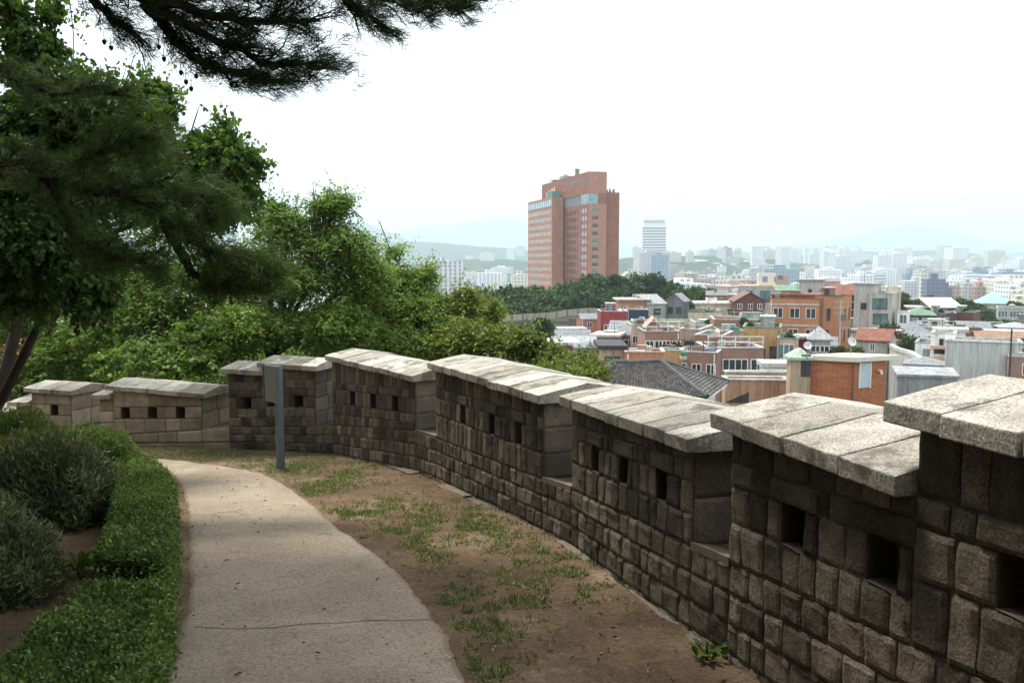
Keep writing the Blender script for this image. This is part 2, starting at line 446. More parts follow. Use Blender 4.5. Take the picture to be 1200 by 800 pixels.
# ------------------------------------------------------------------ path
def resample(pts, n):
    pts = np.array([(p[0], p[1]) for p in pts], float)
    # Catmull-Rom smoothing
    out = []
    for i in range(len(pts) - 1):
        p0 = pts[max(i-1, 0)]; p1 = pts[i]; p2 = pts[i+1]; p3 = pts[min(i+2, len(pts)-1)]
        for t in np.linspace(0, 1, 12, endpoint=False):
            out.append(0.5 * ((2*p1) + (-p0+p2)*t + (2*p0-5*p1+4*p2-p3)*t*t + (-p0+3*p1-3*p2+p3)*t**3))
    out.append(pts[-1]); out = np.array(out)
    d = np.concatenate([[0], np.cumsum(np.hypot(*np.diff(out, axis=0).T))])
    s = np.linspace(0, d[-1], n)
    return np.stack([np.interp(s, d, out[:, 0]), np.interp(s, d, out[:, 1])], 1)

PL = [(-0.6, -4), (-1.1, 1.0), (-1.55, 3.0)] + [tuple(G(*q)[:2]) for q in [(185,800),(205,740),(215,700),(218,640),(216,590),(205,560),(185,547)]] + [(-6.3, 13.2), (-8.5, 14.0), (-13, 15.4)]
PRT = [(1.0, -4), (0.6, 1.0), (0.18, 3.0)] + [tuple(G(*q)[:2]) for q in [(555,800),(520,730),(470,670),(430,640),(390,610),(340,570),(300,553),(250,545)]] + [(-6.1, 13.75), (-8.3, 14.9), (-12.7, 16.6)]
PLr, PRr = resample(PL, 260), resample(PRT, 260)

def make_path():
    K = 16; V = []; E = []
    for a, b in zip(PLr, PRr):
        d = b - a; d = d / max(np.hypot(*d), 1e-6)
        for k in range(K + 1):
            t = k / K
            p = a + (b - a) * t
            if k == 0 or k == K:
                w = 0.03 * mnoise.noise((p[0]*2.3, p[1]*2.3, 3)) + 0.03 * mnoise.noise((p[0]*7, p[1]*7, 1))
                p = p + d * w
            V.append((p[0], p[1], T_fast(p[0], p[1]) + (0.018 if 0 < k < K else -0.01)))
            E.append(0.2 + 0.8 * max(0, 1 - min(t, 1 - t) / 0.07))
    n = len(PLr); f = []
    for i in range(n - 1):
        for k in range(K):
            j = i * (K + 1) + k; f.append((j, j + 1, j + K + 2, j + K + 1))
    o = raw_mesh('path', np.array(V), np.array(f), np.zeros(len(f)), M['path'])
    at = o.data.attributes.new('edge', 'FLOAT', 'POINT'); at.data.foreach_set('value', np.array(E, dtype=np.float32))
    o.data.polygons.foreach_set('use_smooth', [True] * len(f))
    tag(o, kind='structure')

def T_fast(x, y):
    return zin(x, y) + 0.012 * math.sin(x * 7.1 + 1.3 * math.sin(y * 5)) * math.sin(y * 6.3 + x)
make_path()
def path_joint():
    # the old construction joint running across the path
    a, b = Vector(G(205, 742)), Vector(G(528, 727)); d = b - a; n = 60; V = []
    for i in range(n + 1):
        p = a + d * (i / n); w = .0035 + .004 * abs(mnoise.noise((i * .35, 3, 1))); s = .035 * mnoise.noise((i * .11, 0, 5)) + .012 * mnoise.noise((i * .5, 2, 5))
        for k in (-1, 1): V.append((p.x, p.y + s + k * w, T_fast(p.x, p.y + s) + .0215))
    f = [(2*i, 2*i + 2, 2*i + 3, 2*i + 1) for i in range(n) if mnoise.noise((i * .22, 9, 2)) > -.28]
    o = raw_mesh('path_joint', np.array(V), np.array(f), np.zeros(len(f)), M['mortar']); tag(o, kind='structure')
path_joint()

# ------------------------------------------------------------------ parapet wall
THK = 0.85      # wall thickness
def stone(mb, c, N_, prot, rough, gap, mi, tint, seed, n=4):
    """one block: c = 4 corners (bl, br, tr, tl) on the bedding plane, N_ outward; pushed out by prot"""
    bl, br, tr, tl = [Vector(q) for q in c]
    w = ((br - bl).length + (tr - tl).length) / 2; h = ((tl - bl).length + (tr - br).length) / 2
    if w < 0.02 or h < 0.02: return
    gu, gv = min(gap / w, 0.3), min(gap / h, 0.3)
    us = [gu, gu + min(0.022 / w, 0.2)] + [gu + (1 - 2*gu) * k / n for k in range(1, n)] + [1 - gu - min(0.022 / w, 0.2), 1 - gu]
    vs = [gv, gv + min(0.022 / h, 0.2)] + [gv + (1 - 2*gv) * k / n for k in range(1, n)] + [1 - gv - min(0.022 / h, 0.2), 1 - gv]
    us.sort(); vs.sort(); nu, nv = len(us), len(vs)
    sk = [R.uniform(-1, 1) * gap * 0.55 for _ in range(4)]
    tilt = (R.uniform(-1, 1) * rough * 0.9, R.uniform(-1, 1) * rough * 0.9)
    pts = []
    for j, v in enumerate(vs):
        for i, u in enumerate(us):
            p = (bl * (1-u) + br * u) * (1-v) + (tl * (1-u) + tr * u) * v
            eu = (i in (0, nu-1)); ev = (j in (0, nv-1))
            q = mnoise.noise((p.x * 11 + seed, p.y * 11, p.z * 11)) + 0.5 * mnoise.noise((p.x * 29 + seed, p.y * 29, p.z * 29))
            d = prot + rough * (q + tilt[0] * 20 * rough * (u - .5) + (v - .5) * tilt[1] / max(rough, 1e-4) * 0.6)
            if eu or ev: d = d - 0.4 * prot - 0.002
            if eu and ev: d = d - 0.004
            if eu or ev:
                e = mnoise.noise((p.x * 17 + seed, p.y * 17, p.z * 17)) * gap * 0.5
                p = p + (br - bl).normalized() * (e if eu else 0) + Vector((0, 0, e if ev else 0))
            pts.append(p + N_ * d)
    fs = [(j*nu + i, j*nu + i + 1, (j+1)*nu + i + 1, (j+1)*nu + i) for j in range(nv-1) for i in range(nu-1)]
    ring = [i for i in range(nu)] + [j*nu + nu-1 for j in range(1, nv)] + [(nv-1)*nu + i for i in range(nu-2, -1, -1)] + [j*nu for j in range(nv-2, 0, -1)]
    o = len(pts)
    for r_ in ring: pts.append(pts[r_] - N_ * (prot + 0.05))
    m = len(ring)
    for k in range(m): fs.append((ring[k], o + k, o + (k+1) % m, ring[(k+1) % m]))
    mb.add(pts, fs, mi, tint)

class Seg:
    """straight run of wall between plan points A and B (front face); f(s) -> point on the front plane"""
    def __init__(s, A, B):
        s.A, s.B = Vector((A[0], A[1], 0)), Vector((B[0], B[1], 0))
        s.d = (s.B - s.A); s.L = s.d.length; s.d.normalize()
        s.N = Vector((s.d.y, -s.d.x, 0))            # towards the path
        mid = (s.A + s.B) / 2
        if sdist(np.array([mid.x + s.N.x * .3]), np.array([mid.y + s.N.y * .3]))[0] > 0: s.N = -s.N
    def p(s, t, z, n=0.0): q = s.A + s.d * t + s.N * n; return Vector((q.x, q.y, z))
    def at_px(s, px):
        lo, hi = -1.0, s.L + 1.0
        while s.p(lo, 0).y < .9: lo += .05
        g = lambda t: proj(*(s.p(t, 0.6)))[0] - px
        for _ in range(50):
            m = (lo + hi) / 2
            if (g(lo) < 0) == (g(m) < 0): lo = m
            else: hi = m
        return lo

def lerp(a, b, t): return a + (b - a) * t

def fill_row(mb, sg, s0, s1, zb, zt, kind, holes=(), wmin=.11, wmax=.22):
    """a course of stones from s0 to s1 between the height lines zb(s) and zt(s); holes = blocked (a, b) spans"""
    spans = []; x = s0
    for a, b in sorted(holes):
        if a > x: spans.append((x, min(a, s1)))
        x = max(x, b)
    if x < s1: spans.append((x, s1))
    for a, b in spans:
        if b - a < 0.05: continue
        cuts = [a]
        while True:
            w = R.uniform(wmin, wmax)
            if b - cuts[-1] - w < wmin * 0.75: break
            cuts.append(cuts[-1] + w)
        cuts.append(b)
        for c0, c1 in zip(cuts, cuts[1:]):
            q = [sg.p(c0, zb(c0)), sg.p(c1, zb(c1)), sg.p(c1, zt(c1)), sg.p(c0, zt(c0))]
            if kind == 'rough': stone(mb, q, sg.N, R.uniform(.008, .018), .009, .0055, 1, R.random(), R.uniform(0, 99))
            else: stone(mb, q, sg.N, R.uniform(.012, .020), .003, .006, 1, R.random(), R.uniform(0, 99), 3)

def core(mb, sg, s0, s1, zb, zt, n0=0.0, n1=-THK):
    vs = []
    for s in (s0, s1):
        for n in (n0, n1):
            vs += [sg.p(s, zb(s), n), sg.p(s, zt(s), n)]
    mb.add(vs, [(0,1,3,2),(4,6,7,5),(0,4,5,1),(2,3,7,6),(1,5,7,3),(0,2,6,4)], 0)

def end_face(mb, sg, s, direction, zb, zt, kind):
    """dressed stones on the end of a merlon, facing along the wall"""
    Nn = sg.d * direction
    h = zt - zb; rows = max(2, round(h / (0.26 if kind == 'rough' else 0.3)))
    for r_ in range(rows):
        a, b = zb + h * r_ / rows, zb + h * (r_ + 1) / rows
        cut = R.uniform(.35, .6) * THK
        for n0, n1 in ((0.0, -cut), (-cut, -THK)):
            q = [sg.p(s, a, n0), sg.p(s, a, n1), sg.p(s, b, n1), sg.p(s, b, n0)]
            if direction < 0: q = [q[1], q[0], q[3], q[2]]
            stone(mb, q, Nn, .014, .005, .006, 2, R.random(), R.uniform(0, 99), 3)

def coping(parent, sg, s0, s1, z0, z1, slab=.42, seed=0, thick=.088, over=.09, eo=(.10, .10), rise=.085):
    a0, a1 = s0 - eo[0], s1 + eo[1]
    n = max(1, round((a1 - a0) / slab)); cuts = [a0 + (a1 - a0) * (k + (R.uniform(-.18, .18) if 0 < k < n else 0)) / n for k in range(n + 1)]
    zz = lambda s: lerp(z0, z1, (s - s0) / max(s1 - s0, 1e-6))
    for c0, c1 in zip(cuts, cuts[1:]):
        dz = R.uniform(-.006, .006); do = R.uniform(-.012, .012); g = .006
        mb = MB(); prof = [(over + do, -thick), (over + do + .004, -.004)] + [(lerp(over + do, -THK / 2, k / 4), rise * k / 4) for k in range(1, 5)] + \
            [(lerp(-THK / 2, -THK - over, k / 3), rise * (1 - k / 3)) for k in range(1, 4)] + [(-THK - over, -thick)]
        K = 4; m = len(prof); vs = []
        for k in range(K + 1):
            s = lerp(c0 + g, c1 - g, k / K)
            for j, (nn, h) in enumerate(prof):
                e = 0.0 if j in (0, m - 1) else .005 * mnoise.noise((s * 7 + seed, nn * 7, 1.3)) + .003 * mnoise.noise((s * 23, nn * 23 + seed, 4))
                en = .007 * mnoise.noise((s * 9 + seed, h * 9, 7.7)) if j < 2 else 0
                es = .005 * mnoise.noise((nn * 9, seed, h * 5)) if k in (0, K) else 0
                vs.append(sg.p(s + es, zz(s) + h + dz + e, nn + en))
        fs = [(k*m + j, k*m + j + 1, (k+1)*m + j + 1, (k+1)*m + j) for k in range(K) for j in range(m - 1)]
        fs += [(k*m + m - 1, k*m, (k+1)*m, (k+1)*m + m - 1) for k in range(K)]
        fs += [tuple(range(m)), tuple(K*m + j for j in range(m))[::-1]]
        mb.add(vs, fs, 0, min(1, max(0, R.gauss(.55, .3))))
        mb.build('coping_slab', M['coping'], parent, bevel=.007)

def hole_frame(mb, sg, s, w, zb, h, kind):
    """the loophole: dark splayed tunnel lined with dressed stone"""
    a, b = s - w / 2, s + w / 2
    depth = .5
    z0, z1 = zb(s), zb(s) + h
    # cheeks, sill and head reaching into the wall
    for s_, s2 in ((a - .002, b),):
        mb.add([sg.p(a, z0, .01), sg.p(a, z1, .01), sg.p(a + .02, z1, -depth), sg.p(a + .02, z0 - .05, -depth)], [(0,1,2,3)], 2, .4)
        mb.add([sg.p(b, z0, .01), sg.p(b, z0 - .05, -depth), sg.p(b, z1, -depth), sg.p(b, z1, .01)], [(0,1,2,3)], 2, .4)
        mb.add([sg.p(a, z0, .01), sg.p(a, z0 - .05, -depth), sg.p(b, z0 - .05, -depth), sg.p(b, z0, .01)], [(0,1,2,3)], 2, .5)
        mb.add([sg.p(a, z1, .01), sg.p(b, z1, .01), sg.p(b, z1, -depth), sg.p(a, z1, -depth)], [(0,1,2,3)], 2, .3)
        mb.add([sg.p(a, z0 - .05, -depth), sg.p(a, z1, -depth), sg.p(b, z1, -depth), sg.p(b, z0 - .05, -depth)], [(0,1,2,3)], 0, .3)

def merlon(parent, A, B, ztop, sill, holes_px, steps, kind, hole_y=.42, hole_h=.2, hole_w=.17, ends=(True, True), base_rows=3, slab=.34, holes_s=None, seed=0, eo=(.10, .10)):
    """ztop (left/start, right/end) of the coping's front edge; steps = [(fraction0, fraction1, z0, z1)] coping runs"""
    sg = Seg(A, B); L = sg.L
    if steps and isinstance(steps[0], str):
        fs = sg.at_px(float(steps[0])) / L; steps = [(0, fs) + steps[1], (fs, 1) + steps[2]]
    zg = lambda s: zin(*(sg.p(s, 0).xy)) - .0
    zb = lambda s: zg(s) + lerp(sill[0], sill[1], s / L)
    hs = holes_s if holes_s is not None else [sg.at_px(q) for q in holes_px]
    mb = MB()
    spans = steps or [(0, 1, ztop[0], ztop[1])]
    if kind == 'rough': trows = [0, .24, hole_y + .28, .80, 1.0]
    for f0, f1, za, zc in spans:
        s0, s1 = f0 * L, f1 * L
        zt = lambda s: lerp(za, zc, (s - s0) / max(s1 - s0, 1e-6)) - .088
        mine = [h for h in hs if s0 - .02 <= h < s1]
        H = lambda s: zt(s) - zb(s)
        hz0 = lambda s: zb(s) + hole_y * (zt(s) - zb(s)) - .02
        hz1 = lambda s: hz0(s) + hole_h
        hol = [(h - hole_w / 2, h + hole_w / 2) for h in mine]
        # mortar core: below, above and between the loopholes
        core(mb, sg, s0, s1, zb, hz0); core(mb, sg, s0, s1, hz1, zt)
        x = s0
        for a, b in sorted(hol) + [(s1, s1)]:
            if a > x: core(mb, sg, x, a, hz0, hz1)
            if b > a: core(mb, sg, a, b, lambda s: hz0(s) - .06, hz1, -.5)
            x = b
        for h in mine: hole_frame(mb, sg, h, hole_w, hz0, hole_h, kind)
        if kind == 'rough':
            fill_row(mb, sg, s0, s1, zb, lambda s: hz0(s), kind) if H((s0 + s1) / 2) * hole_y < .31 else (
                fill_row(mb, sg, s0, s1, zb, lambda s: (zb(s) + hz0(s)) / 2, kind), fill_row(mb, sg, s0, s1, lambda s: (zb(s) + hz0(s)) / 2, hz0, kind))
            # jambs + field in the loophole course
            fill_row(mb, sg, s0, s1, hz0, hz1, kind, hol, .09, .2)
            lint = [(h - hole_w / 2 - .10, h + hole_w / 2 + .10) for h in mine]
            zl = lambda s: hz1(s) + .125
            for a, b in lint:
                stone(mb, [sg.p(a, hz1(a)), sg.p(b, hz1(b)), sg.p(b, zl(b)), sg.p(a, zl(a))], sg.N, .026, .010, .009, 1, R.random(), R.uniform(0, 99))
            fill_row(mb, sg, s0, s1, hz1, zl, kind, lint, .1, .2)
            fill_row(mb, sg, s0, s1, zl, zt, kind, (), .11, .2) if zt(s0) - zl(s0) < .28 else (
                fill_row(mb, sg, s0, s1, zl, lambda s: (zl(s) + zt(s)) / 2, kind), fill_row(mb, sg, s0, s1, lambda s: (zl(s) + zt(s)) / 2, zt, kind))
        else:
            fill_row(mb, sg, s0, s1, zb, hz0, kind, (), .32, .6)
            fill_row(mb, sg, s0, s1, hz0, hz1, kind, hol, .3, .6)
            fill_row(mb, sg, s0, s1, hz1, zt, kind, (), .32, .65)
    first, last = spans[0], spans[-1]
    if ends[0]: end_face(mb, sg, 0, -1, zb(0), first[2] - .088, kind)
    if ends[1]: end_face(mb, sg, L, 1, zb(L), last[3] - .088, kind)
    face = M['stone'] if kind == 'rough' else M['block']
    o = mb.build('merlon', [M['mortar'], face, M['quoin'] if kind == 'rough' else M['block']], parent, smooth=False)
    for i, (f0, f1, za, zc) in enumerate(spans):
        e = list(eo)
        if i > 0: e[0] = .12 if za > spans[i-1][3] else -.004
        if i < len(spans) - 1: e[1] = .12 if zc > spans[i+1][2] else -.004
        coping(o, sg, f0 * L, f1 * L, za, zc, slab, seed=seed + i * 7.3, eo=e)
    return sg, zb

def base_run(mb, sg, s0, s1, zb, kind, rows=3):
    """the continuous lower wall"""
    zg = lambda s: zin(*(sg.p(s, 0).xy))
    low = lambda s: zg(s) - .14
    core(mb, sg, s0, s1, lambda s: zg(s) - 4.2, zb)
    for r_ in range(rows):
        f = lambda s, k: lerp(low(s), zb(s), k / rows)
        wm = (.13, .25) if kind == 'rough' else (.38, .85)
        fill_row(mb, sg, s0, s1, lambda s, k=r_: f(s, k), lambda s, k=r_ + 1: f(s, k), kind, (), *wm)

def make_rough_wall():
    root = empty('stone_parapet_wall', (1.1, 4.9, zin(1.1, 4.9)))
    tag(root, 'dark rough split-stone parapet wall stepping down along the path under pale coping slabs', 'wall')
    bb = MB()
    defs = [  # A (near the camera end first), B, ztop, sill, holes px, steps
        ((2.62, -.5), (1.205, 4.57), None, (.55, .55), [928, 1031, 1188], ['1066', (1.66, 1.655), (1.375, 1.37)], (False, True)),
        ((1.088, 5.01), (.525, 7.29), (1.165, 1.03), (.54, .52), [699, 731.5, 776], None, (True, True)),
        ((.297, 8.01), (-1.01, 11.26), (.95, .86), (.5, .58), [543, 577, 608], None, (True, True)),
        ((-1.38, 12.02), (-3.02, 14.22), (.59, .62), (.6, .5), [413, 437, 463], None, (True, True)),
        ((-3.38, 14.47), (-5.05, 15.05), None, (.45, .4), [288, 317, 349], [(0, .56, .41, .43), (.56, 1, .30, .295)], (True, True)),
    ]
    segs = []
    for i, (A, B, zt, sill, hp, st, en) in enumerate(defs):
        hs = None
        if i == 0:
            sg0 = Seg(A, B); hs = [sg0.at_px(q) for q in hp] + [.9, 1.5]
        Hh = [.205, .205, .23, .23, .2][i]
        sg, zb = merlon(root, A, B, zt, sill, hp, st, 'rough', hole_y=.36 if i else .34, hole_h=Hh, hole_w=[.19, .17, .17, .17, .17][i], ends=en, seed=i * 31, holes_s=hs)
        segs.append((sg, zb)); base_run(bb, sg, 0, sg.L, zb, 'rough', 4)
    for (s1, z1), (s2, z2) in zip(segs, segs[1:]):
        A, B = s1.p(s1.L, 0), s2.p(0, 0); g = Seg(A.xy, B.xy)
        za, zc = z1(s1.L), z2(0)
        zt = lambda s: lerp(za, zc, s / g.L)
        base_run(bb, g, 0, g.L, zt, 'rough', 4)
        # sloping sill of the opening, falling outwards
        bb.add([g.p(.0, za + .03, .012), g.p(g.L, zc + .03, .012), g.p(g.L, zc - .14, -THK), g.p(0, za - .14, -THK),
                g.p(.0, za - .02, .012), g.p(g.L, zc - .02, .012)], [(0, 1, 2, 3), (4, 5, 1, 0)], 2, .7)
    bb.build('wall_base', [M['mortar'], M['stone'], M['quoin']], root)
    # low footing kerb at the foot, long rough stones
    fb = MB()
    pts = [Vector(G(*q)) for q in [(455, 546), (545, 583), (650, 634), (735, 690), (815, 755)]]
    for (a, b), k in zip(zip(pts, pts[1:]), (3, 3, 2, 1)):
        d = (b - a); n = Vector((d.y, -d.x, 0)).normalized()
        if n.x > 0: n = -n
        for j in range(k):
            if R.random() < .25: continue
            p, q = a + d * (j / k + .012), a + d * ((j + 1) / k - .012)
            h = R.uniform(.004, .03); p.z, q.z = zin(p.x, p.y) - .058, zin(q.x, q.y) - .058
            up = Vector((0, 0, h + .05)); t = R.uniform(.0, .03)
            stone(fb, [p, q, q + up, p + up], n, .02, .012, .006, 0, R.random(), R.uniform(0, 99))
            stone(fb, [p + up + n * .012, q + up + n * .012, q + up - n * (.22 + t), p + up - n * (.22 + t)], Vector((0, 0, 1)), .008, .010, .006, 0, R.random(), R.uniform(0, 99))
    fb.build('footing', [M['stone']], root)
    for ch in list(root.children): ch.matrix_parent_inverse = root.matrix_world.inverted() if False else ch.matrix_parent_inverse
    return root

def make_block_wall():
    root = empty('block_parapet_wall', (-6.7, 15.6, zin(-6.7, 15.6)))
    tag(root, 'older tan parapet wall of large smooth blocks at the far bend of the path', 'wall')
    bb = MB()
    defs = [((-5.6, 15.22), (-7.78, 15.92), None, (.33, .15), [209, 176, 144], [(0, .86, -.165, -.12), (.86, 1, -.30, -.31)]),
            ((-8.68, 16.6), (-10.05, 17.1), None, (.25, .2), [60], [(0, .70, -.335, -.33), (.70, 1, -.62, -.64)]),
            ((-10.3, 17.25), (-12.5, 18.0), (-.86, -.95), (.2, .2), [], None)]
    segs = []
    for i, (A, B, zt, sill, hp, st) in enumerate(defs):
        sg, zb = merlon(root, A, B, zt, sill, hp, st, 'block', hole_y=.38, hole_h=.22, hole_w=.2, seed=50 + i * 9, slab=.5, eo=(.12, .12))
        segs.append((sg, zb)); base_run(bb, sg, 0, sg.L, zb, 'block', 2)
    A, B = Vector((-5.05, 15.05, 0)), Vector((-5.6, 15.22, 0))
    links = [(A, B, zin(-5, 15.05) + .4, segs[0][1](0))]
    for (s1, z1), (s2, z2) in zip(segs, segs[1:]): links.append((s1.p(s1.L, 0), s2.p(0, 0), z1(s1.L), z2(0)))
    for A, B, za, zc in links:
        g = Seg(A.xy, B.xy)
        base_run(bb, g, 0.0, g.L, lambda s: lerp(za, zc, s / g.L), 'block', 2)
        bb.add([g.p(.0, za + .03, .012), g.p(g.L, zc + .03, .012), g.p(g.L, zc - .14, -THK), g.p(0, za - .14, -THK),
                g.p(.0, za - .02, .012), g.p(g.L, zc - .02, .012)], [(0, 1, 2, 3), (4, 5, 1, 0)], 1, .7)
    bb.build('wall_base', [M['mortar'], M['block']], root)
    return root

def keep(root):
    """children were modelled in world space: cancel the root's own offset"""
    inv = Vector(root.location)
    for ch in root.children: ch.location = Vector(ch.location) - inv

keep(make_rough_wall()); keep(make_block_wall())

# ------------------------------------------------------------------ sign post
def make_post():
    b = G(329, 550); z0 = zin(b.x, b.y)
    root = empty('sign_post', (b.x, b.y, z0)); root.rotation_euler.z = math.radians(46)
    tag(root, 'grey square metal post carrying a small blank slate-grey information plate by the path', 'sign post')
    mb = MB(); mb.box(-.05, .05, -.042, .042, -.1, 1.53); mb.build('post', M['post'], root, bevel=.008)
    mb = MB(); mb.box(-.066, .066, -.053, .053, -.02, .012); mb.build('foot_collar', M['post'], root, bevel=.004)
    p = MB(); p.box(-.20, .20, -.014, .014, 0, .54)
    q = p.build('information_plate', M['plate'], root, bevel=.004); q.location = (-.068, .06, 1.0); q.rotation_euler = (0, 0, math.radians(-90)) 
    for u in (.201, -.222): e = MB(); e.box(u, u + .021, -.022, .016, -.012, .552); e.build('edge_frame', M['post'], q, bevel=.003)
    for u in (1.1, 1.38): br = MB(); br.box(-.053, -.049, -.03, .03, u, u + .06); br.build('bracket', M['post'], root)
make_post()

# ------------------------------------------------------------------ trees
def curved(a, b, sag, jit, n=7):
    a, b = Vector(a), Vector(b); L = (b - a).length
    m = (a + b) / 2 + Vector((R.uniform(-1, 1) * jit * L, R.uniform(-1, 1) * jit * L, sag * L))
    return bez(a, m, b, n)

def taper(r0, r1, n): return [lerp(r0, r1, i / (n - 1)) for i in range(n)]

def leafy_tree(name, label, cat, base, fork, lobes, sprays, mat, leafL=.11, leafW=.055, twigL=.7, per=16, droop=-.1, trunk_r=.13, bark='bark',
               shape='rhomb', tier=.5, group=None, limbs=True, seed=0, shell=.5, tint=(.5, .24), outward=1.0, kind_parts=True):
    base = Vector(base); fork = Vector(fork)
    root = empty(name, base); tag(root, label, cat, group)
    tb = MB(); W = lambda p: Vector(p) - base
    tb.tube([W(base - Vector((0, 0, .4)))] + [W(p) for p in curved(base, fork, 0, .06, 6)], [trunk_r * 1.25] + taper(trunk_r * 1.1, trunk_r * .7, 6), 8)
    allV, allF, allT = [], [], []; off = 0
    tot = sum(l[1][0] * l[1][1] * l[1][2] for l in lobes) ** 1.0
    for c, rad in lobes:
        c = Vector(c); rad = Vector(rad)
        share = (rad.x * rad.y * rad.z) ** .67 / sum((l[1][0] * l[1][1] * l[1][2]) ** .67 for l in lobes)
        n = max(8, int(sprays * share)); small = max(rad) < .62
        if small: n = max(n, 46)
        lp = curved(fork + Vector((R.uniform(-.1, .1), R.uniform(-.1, .1), R.uniform(-.3, .1))), c, .10, .10, 8)
        tb.tube([W(p) for p in lp], taper(trunk_r * .55, trunk_r * .16, 8), 6)
        d = rdir(n, .22); sh_ = .1 if small else shell; rr = sh_ + (1 - sh_) * rng.random((n, 1)) ** .6
        pos = np.array(c) + d * rr * np.array(rad)
        out = nor(d * np.array([1, 1, 1 - tier]) * outward + rng.normal(size=(n, 3)) * .35 + np.array([0, 0, droop]))
        L = twigL * (0.6 + 0.8 * rng.random(n))
        st = pos - out * L[:, None]
        # thin branches from the limb to some of the sprays
        for k in range(0, n, max(1, n // (4 if small else 26))):
            a = lp[R.randint(3, 7)]; e = Vector(st[k])
            if (e - a).length > .25: tb.tube([W(p) for p in curved(a, e, .06, .1, 5)] + [W(e.lerp(Vector(pos[k]), .55))], taper(trunk_r * .13, .006, 6), 4, cap=False)
        t = (np.arange(per) + .5) / per
        # leaves stand alternately left and right of the twig
        cen = st[:, None, :] + out[:, None, :] * (L[:, None, None] * t[None, :, None]) + rng.normal(size=(n, per, 3)) * .03 * twigL
        cen[:, :, 2] -= (t ** 2 * .12 * twigL)[None, :]
        nrm0 = nor(rng.normal(size=(n, 3)) * .3 + np.array([0, 0, 1.0]))
        side = nor(np.cross(out, nrm0))
        sg = np.where(np.arange(per) % 2 == 0, 1.0, -1.0)
        ax = nor(out[:, None, :] * .55 + side[:, None, :] * sg[None, :, None] * .9 + rng.normal(size=(n, per, 3)) * .35 + np.array([0, 0, -.22 + droop]))
        nr = nor(nrm0[:, None, :] + rng.normal(size=(n, per, 3)) * .45)
        m = n * per; lv = leafL * (.65 + .7 * rng.random(m))
        V, F_, k = leaf_arrays(cen.reshape(-1, 3) - np.array(base), ax.reshape(-1, 3), nr.reshape(-1, 3), lv, lv * leafW / leafL, .22, shape)
        tt = np.repeat(np.clip(np.repeat(rng.normal(tint[0], tint[1] * .8, n), per) + rng.normal(0, tint[1] * .6, m), 0, 1), k)
        allV.append(V); allF.append(F_ + off); allT.append(tt); off += len(V)
    tb.build('trunk', M[bark], root, smooth=True)
    raw_mesh('crown', np.concatenate(allV), np.concatenate(allF), np.concatenate(allT), M[mat], root)
    return root

def PP(px, py, Y): return tuple(P(px, py, Y))

def lobe(px, py, Y, rpx, rpy=None, ry=None):
    c = P(px, py, Y); s = Y / 1000
    return (c, (rpx * s, ry or rpx * s, (rpy or rpx) * s))

OUT = 'cherry-like trees beyond the parapet'
# outer trees, seen over the wall
def base_at(px, Y):
    x = (px - 600) / 1000 * Y; return (x, Y, T(x, Y))

leafy_tree('broadleaf_tree', 'tall layered green tree with branch tips reaching up against the white sky', 'tree', base_at(322, 22), PP(318, 415, 22),
           [lobe(385, 245, 22, 34, 20), lobe(335, 270, 22, 48, 30), lobe(395, 290, 22, 58, 30), lobe(285, 320, 22.4, 56, 40), lobe(345, 330, 21.6, 66, 28), lobe(425, 325, 22, 48, 30), lobe(300, 380, 21, 66, 30), lobe(390, 385, 21.4, 70, 34), lobe(400, 235, 22, 16, 12), lobe(322, 243, 22, 22, 9)],
           4300, 'leaf_tree', .092, .048, .75, 18, -.02, .15, tier=.6, tint=(.55, .25), group=OUT)
leafy_tree('broadleaf_tree', 'mid-green tree beyond the wall with a spray poking up beside the hazy mountain', 'tree', base_at(452, 24), PP(450, 425, 24),
           [lobe(465, 335, 24, 48, 26), lobe(458, 296, 24, 16, 8), lobe(430, 368, 23.4, 66, 30), lobe(490, 365, 23.5, 58, 28), lobe(455, 405, 22.6, 78, 30), lobe(520, 398, 23, 56, 30), lobe(500, 322, 24, 22, 12)],
           3900, 'leaf_tree', .092, .048, .8, 18, -.02, .14, tier=.6, tint=(.62, .22), group=OUT)
leafy_tree('broadleaf_tree', 'yellow-green feathery tree beyond the wall below the brick tower', 'tree', base_at(545, 23), PP(548, 420, 23),
           [lobe(540, 362, 23.5, 34, 22), lobe(575, 366, 23, 26, 18), lobe(556, 395, 22.4, 52, 26), lobe(600, 405, 22, 46, 18), lobe(530, 405, 22, 40, 22), lobe(545, 345, 23.5, 18, 10)],
           1050, 'leaf_yellow', .12, .056, .7, 16, -.05, .10, tier=.55, tint=(.45, .25))
leafy_tree('broadleaf_tree', 'low olive-green treetop peeping over the coping next to the grey tiled roof', 'tree', base_at(655, 21), PP(655, 440, 21),
           [lobe(640, 415, 21.5, 40, 14), lobe(685, 428, 20.6, 34, 12), lobe(655, 440, 20, 60, 18), lobe(615, 398, 21.5, 32, 16), lobe(700, 440, 20, 20, 9)],
           900, 'leaf_yellow', .10, .045, .55, 16, -.12, .08, tier=.5, tint=(.28, .2))
leafy_tree('broadleaf_tree', 'shaded deep-green tree behind the tan block wall', 'tree', base_at(205, 22), PP(210, 430, 22),
           [lobe(210, 350, 22.5, 90, 60), lobe(150, 385, 21.5, 80, 46), lobe(250, 400, 21, 70, 34), lobe(190, 420, 20.2, 90, 28), lobe(120, 330, 23, 70, 60)],
           1900, 'leaf_tree', .125, .065, .8, 17, -.12, .14, tier=.5, tint=(.34, .2), group=OUT)
